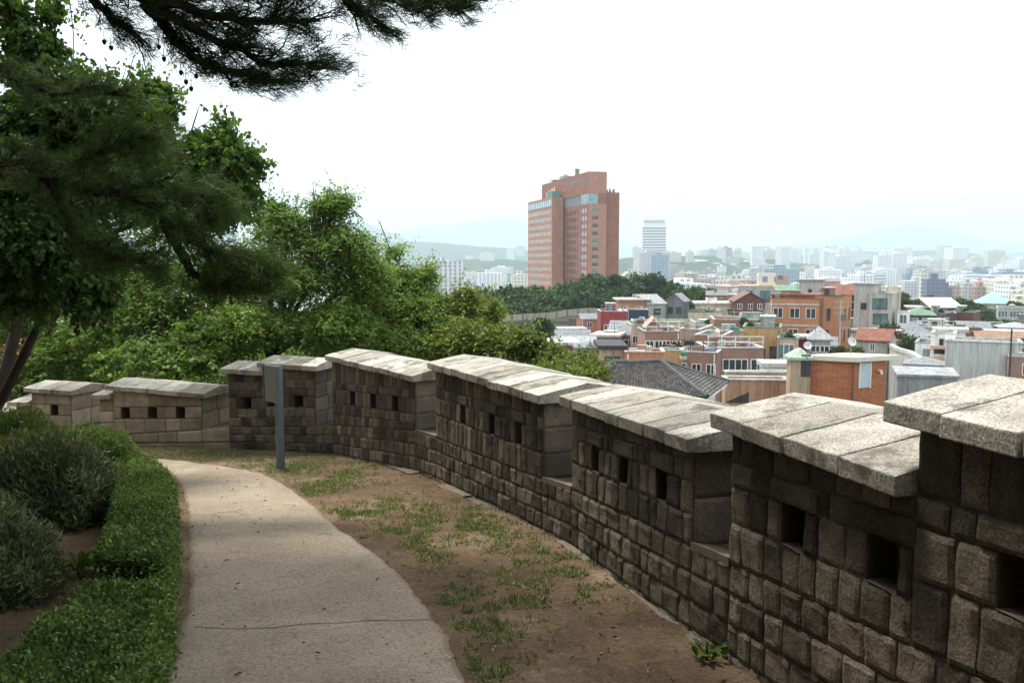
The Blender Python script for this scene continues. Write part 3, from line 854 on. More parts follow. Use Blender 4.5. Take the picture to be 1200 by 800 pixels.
leafy_tree('broadleaf_tree', 'green tree at the far left behind the leaning trunk, beyond the lowest wall steps', 'tree', base_at(30, 24), PP(40, 440, 24),
           [lobe(30, 370, 24, 90, 60), lobe(-40, 400, 23, 90, 60), lobe(80, 420, 22, 70, 34), lobe(20, 450, 22, 80, 30), lobe(100, 280, 25, 120, 90), lobe(-20, 250, 25, 120, 110)],
           2000, 'leaf_tree', .135, .07, .8, 17, -.1, .16, tier=.5, tint=(.46, .24), group=OUT)
leafy_tree('leafy_shrub', 'rust-tipped bush beyond the wall at the left edge of the view', 'shrub', base_at(10, 19.5), PP(10, 440, 19.5),
           [lobe(15, 412, 19.5, 26, 14), lobe(-20, 420, 19.5, 30, 16)], 110, 'deadleaf', .08, .04, .4, 14, .0, .04, tier=.3)

for i, (px, yt, Y, r_) in enumerate([(-40, 345, 30, 100), (70, 352, 31, 95), (165, 348, 30, 90), (255, 352, 31, 90), (345, 362, 30, 85), (430, 368, 31, 80), (120, 395, 26, 100), (290, 405, 26, 90), (0, 400, 27, 100)]):
    leafy_tree('broadleaf_tree', 'dense green tree in the thicket filling the slope beyond the left end of the wall', 'tree', base_at(px, Y), PP(px, yt + 75, Y),
               [lobe(px, yt + 40, Y, r_, 42), lobe(px - r_ * .5, yt + 70, Y - .8, r_ * .7, 40), lobe(px + r_ * .5, yt + 66, Y - .6, r_ * .7, 40), lobe(px, yt + 95, Y - 1.2, r_, 36)], 620, 'leaf_tree', .19, .11, 1.0, 14, -.1, .13, tier=.5, tint=(.42, .22), group='thicket trees beyond the left end of the wall')

# heart-leaved tree with the leaning trunk, inside the wall
hb = (-8.5, 13.0, zin(-8.5, 13.0))
leafy_tree('heart_leaved_tree', 'dark heart-leaved tree with a leaning trunk at the left, drooping in front of the wall', 'tree', hb, PP(62, 340, 12.6),
           [lobe(40, 70, 12.4, 50, 44), lobe(80, 130, 12.2, 80, 60), lobe(20, 190, 12, 90, 70), lobe(130, 200, 12.2, 70, 70), lobe(60, 290, 11.6, 80, 60), lobe(110, 350, 11.2, 46, 44), lobe(160, 140, 12.4, 34, 30), lobe(-60, 250, 12, 90, 120), lobe(30, 345, 12, 60, 46), lobe(62, 18, 12.6, 10, 16), lobe(10, 20, 12.4, 26, 26)],
           3900, 'leaf_heart', .078, .064, .55, 13, -.42, .085, shape='heart', tier=.2, tint=(.42, .26), shell=.35)
leafy_tree('heart_leaved_tree', 'lighter green heart-leaved tree rising above the pine boughs, seen against the sky', 'tree', (-13.2, 19.5, T(-13.2, 19.5)), PP(40, 300, 17.6),
           [lobe(245, 190, 16, 52, 34), lobe(285, 195, 16, 30, 26), lobe(190, 130, 16, 22, 42), lobe(215, 240, 16, 70, 46), lobe(270, 235, 16, 46, 36), lobe(165, 190, 16.4, 50, 60), lobe(172, 108, 16, 9, 22), lobe(262, 158, 16, 20, 12)],
           2200, 'leaf_heart', .095, .078, .6, 13, -.35, .14, shape='heart', tier=.2, tint=(.66, .22), shell=.4)

# ------------------------------------------------------------------ pines
def needles(points, dirs, n_per, L, W, spread):
    """tufts of needles round each shoot direction"""
    n = len(points); c = np.repeat(points, n_per, 0) + rng.normal(size=(n * n_per, 3)) * L * .16
    c -= np.repeat(dirs, n_per, 0) * (rng.random((n * n_per, 1)) * L * .7)
    ax = nor(np.repeat(dirs, n_per, 0) + nor(rng.normal(size=(n * n_per, 3))) * spread * (0.4 + 0.6 * rng.random((n * n_per, 1))))
    s = nor(np.cross(ax, rng.normal(size=ax.shape)))
    l = L * (.7 + .5 * rng.random((len(c), 1)))
    V = np.stack([c - s * W / 2, c + s * W / 2, c + ax * l + s * W * .15 - np.array([0, 0, .06]) * l, c + ax * l - s * W * .15 - np.array([0, 0, .06]) * l], 1).reshape(-1, 3)
    F_ = (np.arange(len(c))[:, None] * 4 + np.arange(4)).reshape(-1, 4)
    return V, F_

def pine(label, base, top, boughs, trunk_r=.16, L=.13, W=.0042, per=34, cones=(), mat='needle', tuft=1.0, behind=0):
    """boughs: list of (polyline of points, half width, half height, number of shoots)"""
    base = Vector(base); top = Vector(top); W_ = lambda p: Vector(p) - base
    root = empty('pine_tree', base); tag(root, label, 'tree')
    tb = MB(); tp = curved(base, top, 0, .05, 8)
    tb.tube([W_(base - Vector((0, 0, .3)))] + [W_(p) for p in tp], [trunk_r * 1.2] + taper(trunk_r, trunk_r * .35, 8), 9)
    Vs, Fs, Ts = [], [], []; off = 0; bb = MB()
    for pts, hw, hh, n in boughs:
        pts = [Vector(p) for p in pts]
        # smooth the polyline
        P_ = []
        for i in range(len(pts) - 1):
            for t in (0, .25, .5, .75): P_.append(pts[i].lerp(pts[i+1], t) + Vector((R.uniform(-1, 1), R.uniform(-1, 1), R.uniform(-1, 1))) * .02)
        P_.append(pts[-1])
        bb.tube([W_(p) for p in P_], taper(trunk_r * .36, .012, len(P_)), 6)
        arr = np.array([tuple(p) for p in P_]); m = len(arr) - 1
        t = 0.18 + 0.82 * rng.random(n) ** .8; u = t * m; i = np.minimum(u.astype(int), m - 1); fr = (u - i)[:, None]
        c = arr[i] * (1 - fr) + arr[i + 1] * fr; tan = nor(arr[i + 1] - arr[i])
        sd = nor(np.cross(tan, np.array([0, 0, 1.0])))
        wid = (0.35 + 0.65 * np.sin(np.clip(t, 0, 1) * math.pi * .8))[:, None]
        a = rng.uniform(-1, 1, (n, 1)); h = rng.normal(size=(n, 1)) * .5
        pos = c + sd * a * hw * wid + np.array([0, 0, 1.0]) * h * hh + tan * rng.uniform(-.1, .25, (n, 1))
        d = nor(tan * .8 + sd * a * .9 + np.array([0, 0, .25]) + rng.normal(size=(n, 3)) * .3)
        for k in range(0, n, 3):
            if (Vector(pos[k]) - Vector(c[k])).length > .05:
                bb.tube([W_(c[k] - tan[k] * .12), W_((c[k] + pos[k]) / 2 + np.array([0, 0, .01])), W_(pos[k])], [.010, .007, .004], 3, cap=False)
        V, F_ = needles(pos - np.array(base), d, per, L, W, tuft)
        Vs.append(V); Fs.append(F_ + off); off += len(V)
        Ts.append(np.clip(np.repeat(rng.normal(.45, .25, n), per) + rng.normal(0, .1, n * per), 0, 1))
    tb.build('trunk', M['bark_red'], root, smooth=True); bb.build('branches', M['bark'], root, smooth=True)
    raw_mesh('needles', np.concatenate(Vs), np.concatenate(Fs), np.concatenate(Ts), M[mat], root)
    for c in cones:
        c = Vector(c); cb = MB(); prof = [(0, 0), (.010, .004), (.019, .014), (.017, .028), (.009, .042), (0, .048)]
        k = 9
        vs = []
        for j, (r_, z) in enumerate(prof):
            for q in range(k):
                an = 2 * math.pi * (q + .5 * (j % 2)) / k; vs.append((r_ * math.cos(an), r_ * math.sin(an), -z))
        cb.add(vs, [(j*k + q, j*k + (q+1) % k, (j+1)*k + (q+1) % k, (j+1)*k + q) for j in range(len(prof)-1) for q in range(k)])
        cb.tube([(0, 0, .06), (0, 0, 0)], [.003, .004], 4)
        cb.build('pine_cone', M['cone'], root, loc=W_(c))
    return root

# pine standing left of the photographer; its boughs hang across the top of the picture
pt = Vector((-4.6, 4.2, 5.6))
def q(px, py, Y): return P(px, py, Y)
pine('black-green pine whose boughs hang across the top left of the sky with small cones', (-5.0, 3.6, zin(-5, 3.6)), pt + Vector((.3, .6, 2.2)), [
    ([pt, q(60, -60, 6.6), q(170, 0, 7.0), q(250, 45, 7.2), q(320, 75, 7.3), q(392, 80, 7.4)], .34, .18, 330),
    ([q(60, -60, 6.6), q(170, -5, 6.8), q(255, 20, 6.9), q(310, 25, 7), q(375, 24, 7.0)], .26, .16, 190),
    ([q(170, 0, 7.0), q(200, 40, 7.1), q(225, 65, 7.1), q(270, 85, 7.2), q(340, 98, 7.3)], .22, .10, 150),
    ([pt + Vector((0, 0, .6)), q(200, -120, 6.5), q(330, -50, 6.7), q(430, -5, 6.9), q(500, 5, 7.0), q(572, 0, 7.0)], .20, .12, 230),
    ([q(330, -50, 6.7), q(380, -20, 6.8), q(420, 10, 6.9), q(446, 30, 6.9)], .14, .10, 90),
    ([q(60, -60, 6.6), q(100, -10, 7), q(130, 20, 7.2), q(165, 50, 7.3)], .2, .12, 90),
    ([q(20, -90, 6.6), q(150, -40, 6.8), q(260, -20, 7), q(340, -10, 7)], .4, .16, 260),
    ([pt + Vector((0, 0, .6)), q(300, -200, 6), q(500, -150, 6.4), q(700, -90, 7)], .5, .2, 260),
], cones=[q(192, 66, 7.1), q(212, 82, 7.1), q(218, 93, 7.15), q(230, 86, 7.2), q(252, 81, 7.2), q(286, 92, 7.3), q(186, 52, 7.1), q(224, 101, 7.2), q(122, 46, 7.2), q(130, 53, 7.2), q(271, 96, 7.2)],
   L=.125, W=.0048, per=21, tuft=.85)

# second pine, out of frame to the left; dull dark boughs sweep across the left trees
p2 = P(-170, 150, 9.2)
pine('second pine with dull brownish-green boughs sweeping in front of the left-hand trees', (p2.x - .6, 9.4, zin(0, 9.4)), (p2.x - .2, 9.0, p2.z + 3.5), [
    ([p2, q(-40, 195, 9.2), q(30, 190, 9.2), q(62, 215, 9.2), q(120, 225, 9.2), q(200, 250, 9.1), q(255, 300, 9)], .42, .34, 380),
    ([q(62, 215, 9.2), q(110, 180, 9.3), q(150, 165, 9.3), q(190, 160, 9.3)], .34, .30, 190),
    ([q(-60, 60, 9.4), q(0, 80, 9.4), q(25, 95, 9.4), q(60, 110, 9.4), q(110, 105, 9.4), q(140, 110, 9.4)], .25, .22, 150),
    ([q(110, 225, 9.2), q(180, 215, 9.2), q(240, 228, 9.2), q(262, 238, 9.2)], .3, .22, 170),
    ([q(190, 260, 9.1), q(240, 290, 9.0), q(280, 305, 9.0), q(320, 315, 9.0)], .3, .2, 230),
    ([q(62, 215, 9.2), q(90, 280, 9.1), q(130, 300, 9.1), q(180, 310, 9)], .36, .26, 190),
    ([q(190, 260, 9.1), q(225, 320, 9), q(250, 335, 9), q(300, 340, 9)], .2, .10, 100),
], L=.14, W=.006, per=24, tuft=.8, mat='needle_brown', trunk_r=.17)

# trees behind and beside the photographer: they shade the path, the hedge and the wall's inner face
SH = dict(leafL=.26, leafW=.17, twigL=1.0, per=14, droop=-.1, trunk_r=.2, tier=.4)
leafy_tree('shade_tree', 'great spreading shade tree whose crown roofs the path above the photographer', 'tree', (-5.6, 1.2, zin(0, 1.2)), (-5.0, 1.4, 4.6),
           [((-3.6, 1.0, 7.2), (2.4, 2.4, 1.2)), ((-2.4, 3.4, 7.6), (2.1, 2.2, 1.1)), ((-2.0, -.6, 6.6), (2.2, 2.2, 1.1)), ((-3.2, 6.2, 8.6), (2.3, 2.3, 1.1)), ((-4.2, -2.2, 7.0), (2.0, 2.2, 1.2)), ((-6.0, 3.6, 6.4), (2.4, 2.4, 1.6)), ((-6.2, -.4, 5.0), (2.2, 2.2, 1.8)), ((-5.4, 6.6, 8.2), (2.2, 2.2, 1.3)), ((-4.6, 9.2, 9.4), (2.2, 2.2, 1.0)), ((-7.2, 9.4, 9.0), (2.4, 2.4, 1.2)), ((-8.2, 2.0, 7.0), (2.4, 2.4, 2.0))],
           2700, 'leaf_tree', **SH, tint=(.4, .2), shell=.2)
for i, (x, y, h, s, lab) in enumerate([(-5.6, -3.0, 4.6, 3.2, 'big shade tree left of the photographer'), (0.0, -5.8, 5.4, 3.4, 'big shade tree behind the photographer on the path side'),
                                       (-8.8, 4.6, 5.0, 3.0, 'shade tree growing left of the shrubs, outside the view'), (4.6, -6.8, 6.0, 2.8, 'shade tree beyond the wall behind the photographer')]):
    z = T(x, y); c = Vector((x, y, z + h))
    leafy_tree('shade_tree', lab, 'tree', (x, y, z), (x, y, z + h * .5),
               [((c.x, c.y, c.z), (s, s, s * .55)), ((c.x + s * .8, c.y + s * .3, c.z - .6), (s * .7, s * .7, s * .45)), ((c.x - s * .5, c.y + s * .8, c.z - .4), (s * .8, s * .8, s * .45)), ((c.x - .2, c.y - s * .8, c.z - .2), (s * .8, s * .8, s * .5))],
               700, 'leaf_tree', **SH, tint=(.4, .2), shell=.2)

for i, (x, y, dz, s_) in enumerate([(-10, -3.5, 2.6, 2.7), (-11, 1.2, 2.8, 2.6), (-11.5, 5.4, 3.0, 2.6), (-12.5, 9.0, 3.2, 2.6), (-7.2, -7.4, 2.4, 2.6), (-3.0, -9.4, 2.6, 2.7), (1.4, -10.2, 2.8, 2.7), (-6.6, -.6, 1.5, 1.6), (-7.6, 2.6, 1.6, 1.7), (-8.6, 6.2, 1.8, 1.7), (-10.2, 9.6, 3.6, 2.0), (-4.2, -5.2, 1.6, 1.7), (-.6, -7.6, 1.4, 1.5), (-10.4, 8.2, 6.2, 2.0), (-12, 3.2, 6.0, 2.6), (-9.4, -6.4, 5.6, 2.6), (7.4, -4.2, 5.0, 2.6), (8.8, .3, 4.4, 2.4), (10.6, 4.2, 3.2, 2.2), (4.4, -8.6, 3.4, 2.6), (11.4, -1.5, 7.0, 2.6)]):  # unseen trees added to block low sky light from the wall's inner face
    z = T(x, y); c = Vector((x, y, z + dz))
    leafy_tree('unseen_tree', 'unseen bushy tree added beside and behind the photographer for shade', 'tree', (x, y, z), (x, y, z + dz * .5),
               [(tuple(c), (s_, s_, dz if dz < 4 else 2.2)), ((c.x + s_ * .5, c.y - s_ * .5, c.z - .2), (s_ * .7, s_ * .7, s_ * .8)), ((c.x - s_ * .3, c.y + s_ * .6, c.z - .3), (s_ * .7, s_ * .7, s_ * .8))],
               420, 'leaf_tree', **dict(SH, leafL=.34, leafW=.22), tint=(.35, .2), shell=.2, group='unseen trees added beside and behind the photographer for shade')

# ------------------------------------------------------------------ clipped hedge and shrubs
def hedge(label, outline_r, outline_l, h, n_leaf, leaf=.024, zoff=0):
    """a clipped box hedge between two plan polylines (right = path side)"""
    Rr = resample(outline_r, 60); Ll = resample(outline_l, 60)
    c0 = (Rr.mean(0) + Ll.mean(0)) / 2; b = Vector((c0[0], c0[1], zin(*c0)))
    root = empty('clipped_hedge', b); tag(root, label, 'hedge')
    # woody core
    mb = MB(); rows = []
    for a, d in zip(Rr, Ll):
        w = d - a; a2, d2 = a + w * .10, d - w * .10
        za = zin(*a); rows.append([(a2[0], a2[1], za - .05), (a2[0], a2[1], za + h * .86), (d2[0], d2[1], za + h * .86), (d2[0], d2[1], za - .05)])
    vs = [Vector(p) - b for r_ in rows for p in r_]
    fs = [(i*4 + k, i*4 + (k+1) % 4, i*4 + 4 + (k+1) % 4, i*4 + 4 + k) for i in range(59) for k in range(4)] + [(0, 1, 2, 3), (239, 238, 237, 236)]
    mb.add(vs, fs); mb.build('stems', M['inner'], root)
    n = n_leaf
    # sample the shell: top, two sides, two ends
    which = rng.choice(4, n, p=[.52, .22, .14, .12]); t = rng.random(n) * 59; i = np.minimum(t.astype(int), 58); f = (t - i)[:, None]
    endm = which == 3; ee = rng.random(n) < .5
    t2 = np.where(endm, np.where(ee, 0.0, 58.999), t); i = np.minimum(t2.astype(int), 58); f = (t2 - i)[:, None]
    a = Rr[i] * (1 - f) + Rr[i+1] * f; d = Ll[i] * (1 - f) + Ll[i+1] * f; tan = nor(Rr[i+1] - Rr[i] + Ll[i+1] - Ll[i])
    cu = rng.random((n, 1)); hv = rng.random(n)
    xy = a + (d - a) * cu
    xy = np.where((which == 1)[:, None], a, xy); xy = np.where((which == 2)[:, None], d, xy)
    hh = np.where(which == 0, 1.0, hv)
    nrm = np.zeros((n, 3)); wd = nor(d - a)
    nrm[which == 0] = (0, 0, 1); nrm[which == 1, :2] = -wd[which == 1]; nrm[which == 2, :2] = wd[which == 2]
    nrm[endm, :2] = (tan * np.where(ee, -1, 1)[:, None])[endm]
    z = 0.495 - .11 * xy[:, 1] + h * hh
    p = np.stack([xy[:, 0], xy[:, 1], z], 1)
    # rounded shoulders and an uneven skin
    edge = np.minimum(cu[:, 0], 1 - cu[:, 0]); p[:, 2] -= np.where(which == 0, np.maximum(0, .12 - edge) ** 2 * 4.5, 0)
    sh = np.where((which == 1) | (which == 2), np.maximum(0, hh - .82) * .28, 0); p -= nrm * sh[:, None]
    lump = np.array([mnoise.noise((x * 3.2, y * 3.2, zz * 3.2)) + .6 * mnoise.noise((x * 9, y * 9, zz * 9)) for x, y, zz in p])
    p += nrm * (lump * .045 + rng.normal(0, .018, n))[:, None] - nrm * (rng.random((n, 1)) ** 2 * .09)
    # leggy shoots standing out of the clipped surface
    shoot = rng.random(n) < .03; p[shoot] += (nrm[shoot] * .7 + np.array([0, 0, .5])) * (rng.random((shoot.sum(), 1)) * .055)
    ax = nor(nrm * .45 + rng.normal(size=(n, 3)) * .75 + np.array([0, 0, .35])); nr = nor(nrm * .8 + rng.normal(size=(n, 3)) * .6 + np.array([0, 0, .35]))
    V, F_, k = leaf_arrays(p - np.array(b), ax, nr, leaf * (.7 + .6 * rng.random(n)), leaf * .55, .2, 'rhomb')
    tt = np.clip(.45 + .3 * lump + rng.normal(0, .26, n), 0, 1)
    raw_mesh('foliage', V, F_, np.repeat(tt, k), M['leaf_box'], root)
    return root

hedge('near clipped box hedge at the bottom left corner beside the path', [(-1.02, 2.2), (-1.49, 3.3), (-1.79, 4.2), (-2.06, 4.96)], [(-1.9, 2.1), (-2.3, 3.45), (-2.46, 4.3), (-2.62, 4.98)], .32, 40000, .029)
hedge('far clipped box hedge curving along the left edge of the path', [(-2.13, 5.09), (-2.56, 6.3), (-3.04, 7.5), (-3.5, 8.6), (-4.05, 9.6), (-4.9, 10.6)], [(-2.58, 5.1), (-3.15, 6.5), (-3.72, 7.8), (-4.1, 8.8), (-4.45, 9.7), (-5.2, 10.9)], .46, 56000, .030)

def shrub(label, c, rx, ry, h, n, mat, leaf, wratio, group=None, spiky=.5):
    c = Vector((c[0], c[1], zin(c[0], c[1]))); root = empty('rounded_shrub', c); tag(root, label, 'shrub', group)
    mb = MB(); k, m = 14, 7; vs = []
    for j in range(m + 1):
        a = j / m * math.pi * .5
        for i in range(k):
            an = 2 * math.pi * i / k; r_ = math.cos(a) * .78 * (1 + .12 * mnoise.noise((i * .9, j * .9, c.x)))
            vs.append((rx * r_ * math.cos(an), ry * r_ * math.sin(an), h * .80 * math.sin(a) - (.05 if j == 0 else 0)))
    mb.add(vs, [(j*k + i, j*k + (i+1) % k, (j+1)*k + (i+1) % k, (j+1)*k + i) for j in range(m) for i in range(k)]); 
    for _ in range(10):
        an = R.uniform(0, 6.28); mb.tube([(0, 0, -.05), (.3 * rx * math.cos(an), .3 * ry * math.sin(an), h * .4), (.6 * rx * math.cos(an), .6 * ry * math.sin(an), h * .7)], [.014, .01, .005], 4)
    mb.build('stems', M['inner'], root)
    d = rng.normal(size=(n, 3)); d = nor(d); d[:, 2] = np.abs(d[:, 2])
    lum = np.array([mnoise.noise((x * 2.6 + c.x, y * 2.6, z * 2.6)) + .5 * mnoise.noise((x * 6.5, y * 6.5 + c.y, z * 6.5)) for x, y, z in d])
    r_ = (.80 + .17 * lum + .16 * rng.random(n) ** 2.0)[:, None]
    pw = d * np.array([rx, ry, h]) * r_; pw[:, 2] = np.maximum(pw[:, 2], .02) 
    sq = np.array([0, 0, 1.0])
    ax = nor(d * spiky + sq * .55 + rng.normal(size=(n, 3)) * .5); nr = nor(d + rng.normal(size=(n, 3)) * .5 + sq * .3)
    lv = leaf * (.6 + .8 * rng.random(n))
    V, F_, kk = leaf_arrays(pw, ax, nr, lv, lv * wratio, .2, 'rhomb')
    raw_mesh('foliage', V, F_, np.repeat(np.clip(.45 + .35 * lum + rng.normal(0, .22, n), 0, 1), kk), M[mat], root)

shrub('big rounded shrub with narrow grey-green leaves in the left bed', (-4.75, 8.45), .95, .8, .92, 19000, 'leaf_azalea', .06, .26)
shrub('grey-green narrow-leaved shrub cut off by the lower left edge of the view', (-3.75, 5.75), .62, .62, .70, 13000, 'leaf_azalea', .05, .26)
shrub('fresh green shrub between the big grey-green one and the far hedge', (-4.95, 9.75), .72, .6, .86, 15000, 'leaf_box', .038, .45)
shrub('lime-topped shrub at the back of the left bed below the block wall', (-6.75, 11.3), 1.05, .8, .98, 15000, 'leaf_lime', .045, .42)
shrub('deep green shrub at the far end of the left bed by the bend', (-5.75, 11.6), .6, .55, .70, 9000, 'leaf_box', .04, .45)

def strap_plant(label, c, n, k_=1.0):
    c = Vector((c[0], c[1], zin(c[0], c[1]))); root = empty('leafy_herb', c); tag(root, label, 'plant')
    a = rng.random(n) * 6.28; ax = np.stack([np.cos(a), np.sin(a), .3 + .5 * rng.random(n)], 1)
    p = np.stack([.02 * np.cos(a), .02 * np.sin(a), np.full(n, .03) + .06 * rng.random(n)], 1) + ax * (.06 if k_ > .5 else .22) * rng.random((n, 1))
    p *= k_; L = (.13 + .1 * rng.random(n)) * k_
    V, F_, k = leaf_arrays(p, ax + rng.normal(size=(n, 3)) * .3, np.array([0, 0, 1.0]) + rng.normal(size=(n, 3)) * .3, L, L * (.3 if k_ > .5 else .5), .2, 'oval')
    raw_mesh('leaves', V, F_, np.repeat(np.clip(rng.normal(.4, .2, n), 0, 1), k), M['leaf_box'], root)
    mb = MB(); mb.tube([(0, 0, -.03), (0, 0, .08)], [.01, .005], 5); mb.build('stem', M['twig'], root)
strap_plant('small broad-leaved herb on the bare soil between hedge and shrubs', G(92, 672)[:2], 40, .7)
strap_plant('lone green weed at the foot of the wall near the bottom of the view', G(828, 772)[:2], 44, .3)

# ------------------------------------------------------------------ ground cover
def inside_path(x, y):
    i = np.argmin((PLr[:, 0] - x) ** 2 + (PLr[:, 1] - y) ** 2); j = np.argmin((PRr[:, 0] - x) ** 2 + (PRr[:, 1] - y) ** 2)
    d = PRr[j] - PLr[i]; L2 = d @ d
    t = ((np.array([x, y]) - PLr[i]) @ d) / max(L2, 1e-9)
    return t

PATCH = [(372, 572, .42, .30, 1), (420, 600, .40, .22, 1), (462, 621, .36, .20, 1), (505, 655, .22, .2, .5), (545, 612, .5, .35, .5), (560, 625, .4, .3, .6), (540, 700, .22, .3, .45), (575, 725, .26, .30, .7), (572, 778, .16, .18, .9), (620, 690, .4, .5, .22), (520, 600, .6, .3, .35),
         (640, 645, .4, .3, .4), (690, 690, .3, .3, .3), (455, 590, .5, .3, .3), (340, 548, .4, .2, .8), (480, 640, .25, .2, .5), (660, 665, .35, .35, .35), (395, 556, .4, .25, .5)]
def grass():
    pts = []
    for px, py, rx, ry, dens in PATCH:
        c = G(px, py)
        for _ in range(int(760 * rx * ry * dens / .1)):
            x, y = c.x + R.gauss(0, rx * .5), c.y + R.gauss(0, ry * 1.1)
            if mnoise.noise((x * 4, y * 4, 2)) + .7 * mnoise.noise((x * 11, y * 11, 5)) < -.02: continue
            pts.append((x, y))
    # strip between the path and the wall at the bend
    for _ in range(9000):
        x = R.uniform(-9.5, -1.6); y = R.uniform(10.8, 16.2)
        if mnoise.noise((x * 1.6, y * 1.6, 8)) + .5 * mnoise.noise((x * 6, y * 6, 2)) < (-.25 if x < -2.9 else .1): continue
        if 0 < inside_path(x, y) < 1.0: continue
        pts.append((x, y))
    pts = np.array(pts)
    ok = sdist(pts[:, 0], pts[:, 1]) < -.05; pts = pts[ok]
    t = np.array([inside_path(x, y) for x, y in pts]); pts = pts[(t > 1.02) | (t < -.05)]
    nb = 5; n = len(pts) * nb
    p = np.repeat(pts, nb, 0) + rng.normal(size=(n, 2)) * .018
    z = 0.495 - .11 * p[:, 1] - .005
    b = np.stack([p[:, 0], p[:, 1], z], 1)
    ax = nor(np.stack([rng.normal(size=n) * .8, rng.normal(size=n) * .8, .35 + rng.random(n) * .8], 1))
    L = .028 + .042 * rng.random(n)
    V, F_, k = leaf_arrays(b, ax, rng.normal(size=(n, 3)) * .5 + np.array([0, 0, 1.0]), L, np.full(n, .009), .1, 'rhomb')
    raw_mesh('grass', V, F_, np.repeat(np.clip(rng.normal(.5, .25, n), 0, 1), k), M['grass'])
    tag(bpy.data.objects['grass'], 'short patchy grass and creeping weeds on the bare earth beside the path', 'grass', kind='stuff')
grass()

def litter():
    c = []
    for _ in range(2600):
        y = R.uniform(3.2, 13); x = R.uniform(-3.5, 1.4)
        s = float(sdist(np.array([x]), np.array([y]))[0])
        if s > -.03 or R.random() > math.exp(s / .55) + .05: continue
        if inside_path(x, y) < 1.02 and R.random() > .10: continue
        c.append((x, y))
    for _ in range(420):
        x, y = R.uniform(-5, 1), R.uniform(3, 13); c.append((x, y))
    c = np.array(c); n = len(c)
    b = np.stack([c[:, 0], c[:, 1], 0.495 - .11 * c[:, 1] + .012 + .012 * rng.random(n)], 1)
    ax = rng.normal(size=(n, 3)) * np.array([1, 1, .25])
    V, F_, k = leaf_arrays(b, ax, rng.normal(size=(n, 3)) * .35 + np.array([0, 0, 1.0]), .022 + .028 * rng.random(n), .016, .3, 'oval')
    raw_mesh('dead_leaves', V, F_, np.repeat(rng.random(n), k), M['deadleaf']); tag(bpy.data.objects['dead_leaves'], 'fallen brown leaves and bark bits along the foot of the wall', 'leaf litter', kind='stuff')
    mb = MB()
    for _ in range(520):
        y = R.uniform(3.2, 12); x = R.uniform(-3, 1.3)
        s = float(sdist(np.array([x]), np.array([y]))[0])
        if s > -.03: continue
        t = inside_path(x, y)
        if t < 1.0 and (t < -.35 or R.random() > .12): continue
        r_ = R.uniform(.003, .010) * (1.8 if R.random() < .05 else 1); z = zin(x, y) + (.018 if 0 < t < 1 else 0)
        vs = [(x + r_ * R.uniform(.6, 1.2) * sx, y + r_ * R.uniform(.6, 1.2) * sy, z + r_ * .6 * sz) for sx in (-1, 1) for sy in (-1, 1) for sz in (-.6, 1)]
        mb.add(vs, [(0,1,3,2),(4,6,7,5),(0,4,5,1),(2,3,7,6),(1,5,7,3),(0,2,6,4)])
    o = mb.build('gravel', M['pebble'], smooth=False); tag(o, 'loose grit and pebbles on the earth strip', 'gravel', kind='stuff')
litter()

# ------------------------------------------------------------------ building materials
C = {}
def cm(k, col, rough=.85, var=.18, scale=.5, **kw): C[k] = simple('wall_' + k, col, rough, var, scale, streak=.7, **kw)
cm('white', (.76, .76, .73), .85, .14, .8); cm('cream', (.60, .55, .44)); cm('beige', (.46, .41, .32)); cm('tan', (.40, .295, .21), .85, .22, .6); cm('salmon', (.42, .25, .165), .85, .25, .6)
cm('ochre', (.44, .285, .14), .85, .22, .6); cm('grey', (.34, .34, .33)); cm('dgrey', (.17, .18, .19)); cm('concrete', (.42, .40, .36)); cm('pink', (.50, .34, .29))
cm('crimson', (.25, .045, .045), .85, .3, .6); cm('orange_paint', (.45, .20, .115), .85, .25, .6); cm('brown', (.17, .10, .075)); cm('greenroof', (.13, .22, .15), .8, .3, .9); cm('palegreen', (.31, .40, .31), .8, .25, .9)
cm('whiteroof', (.47, .465, .44), .85, .35, 1.1); cm('greyroof', (.27, .28, .285), .8, .3, .8); cm('slate', (.20, .215, .23)); cm('redroof', (.185, .075, .052), .85, .35, .8); cm('blackroof', (.045, .047, .05)); cm('bluetarp', (.035, .05, .11))
cm('tarp', (.62, .36, .16)); cm('skyblue', (.27, .45, .50)); cm('brownroof', (.24, .15, .10), .9, .3, .8); cm('bluegrey', (.16, .19, .26)); cm('teal', (.10, .24, .23)); cm('frame_white', (.72, .72, .70), .5, .08); cm('frame_dark', (.05, .05, .055), .5, .08)
cm('metal', (.30, .315, .325), .55, .25, 2, metal=.3); cm('yellow', (.6, .36, .05)); cm('maroon', (.22, .02, .06)); cm('tank_green', (.05, .22, .12))
C['b_orange'] = brick_mat('orange_brick', (.38, .155, .07), (.46, .205, .095), (.42, .26, .16)); C['b_red'] = brick_mat('red_brick', (.29, .105, .065), (.36, .15, .09), (.33, .22, .17))
C['b_brown'] = brick_mat('brown_brick', (.235, .125, .09), (.32, .175, .125), (.30, .22, .18)); C['b_dark'] = brick_mat('dark_brick', (.115, .05, .042), (.155, .07, .055), (.16, .10, .09))
C['b_tower'] = brick_mat('tower_brick', (.205, .080, .048), (.265, .112, .070), (.24, .105, .075), 4.0); C['b_tower_lit'] = brick_mat('tower_lit_brick', (.315, .15, .10), (.38, .19, .13), (.33, .18, .135), 4.0)
C['b_hut'] = brick_mat('hut_brick', (.34, .115, .055), (.47, .18, .085), (.20, .10, .07), 1.25)
def glass(name, col, rough=.12):
    m, nt, b, out = new_mat(name); co = coords(nt)
    nt.links.new(ramp(nt, noi(nt, co, .8, 3), [(.35, tuple(c * .6 for c in col)), (.65, tuple(c * 1.3 for c in col))]), b.inputs['Base Color'])
    b.inputs['Roughness'].default_value = rough; b.inputs['Specular IOR Level'].default_value = .6; return m
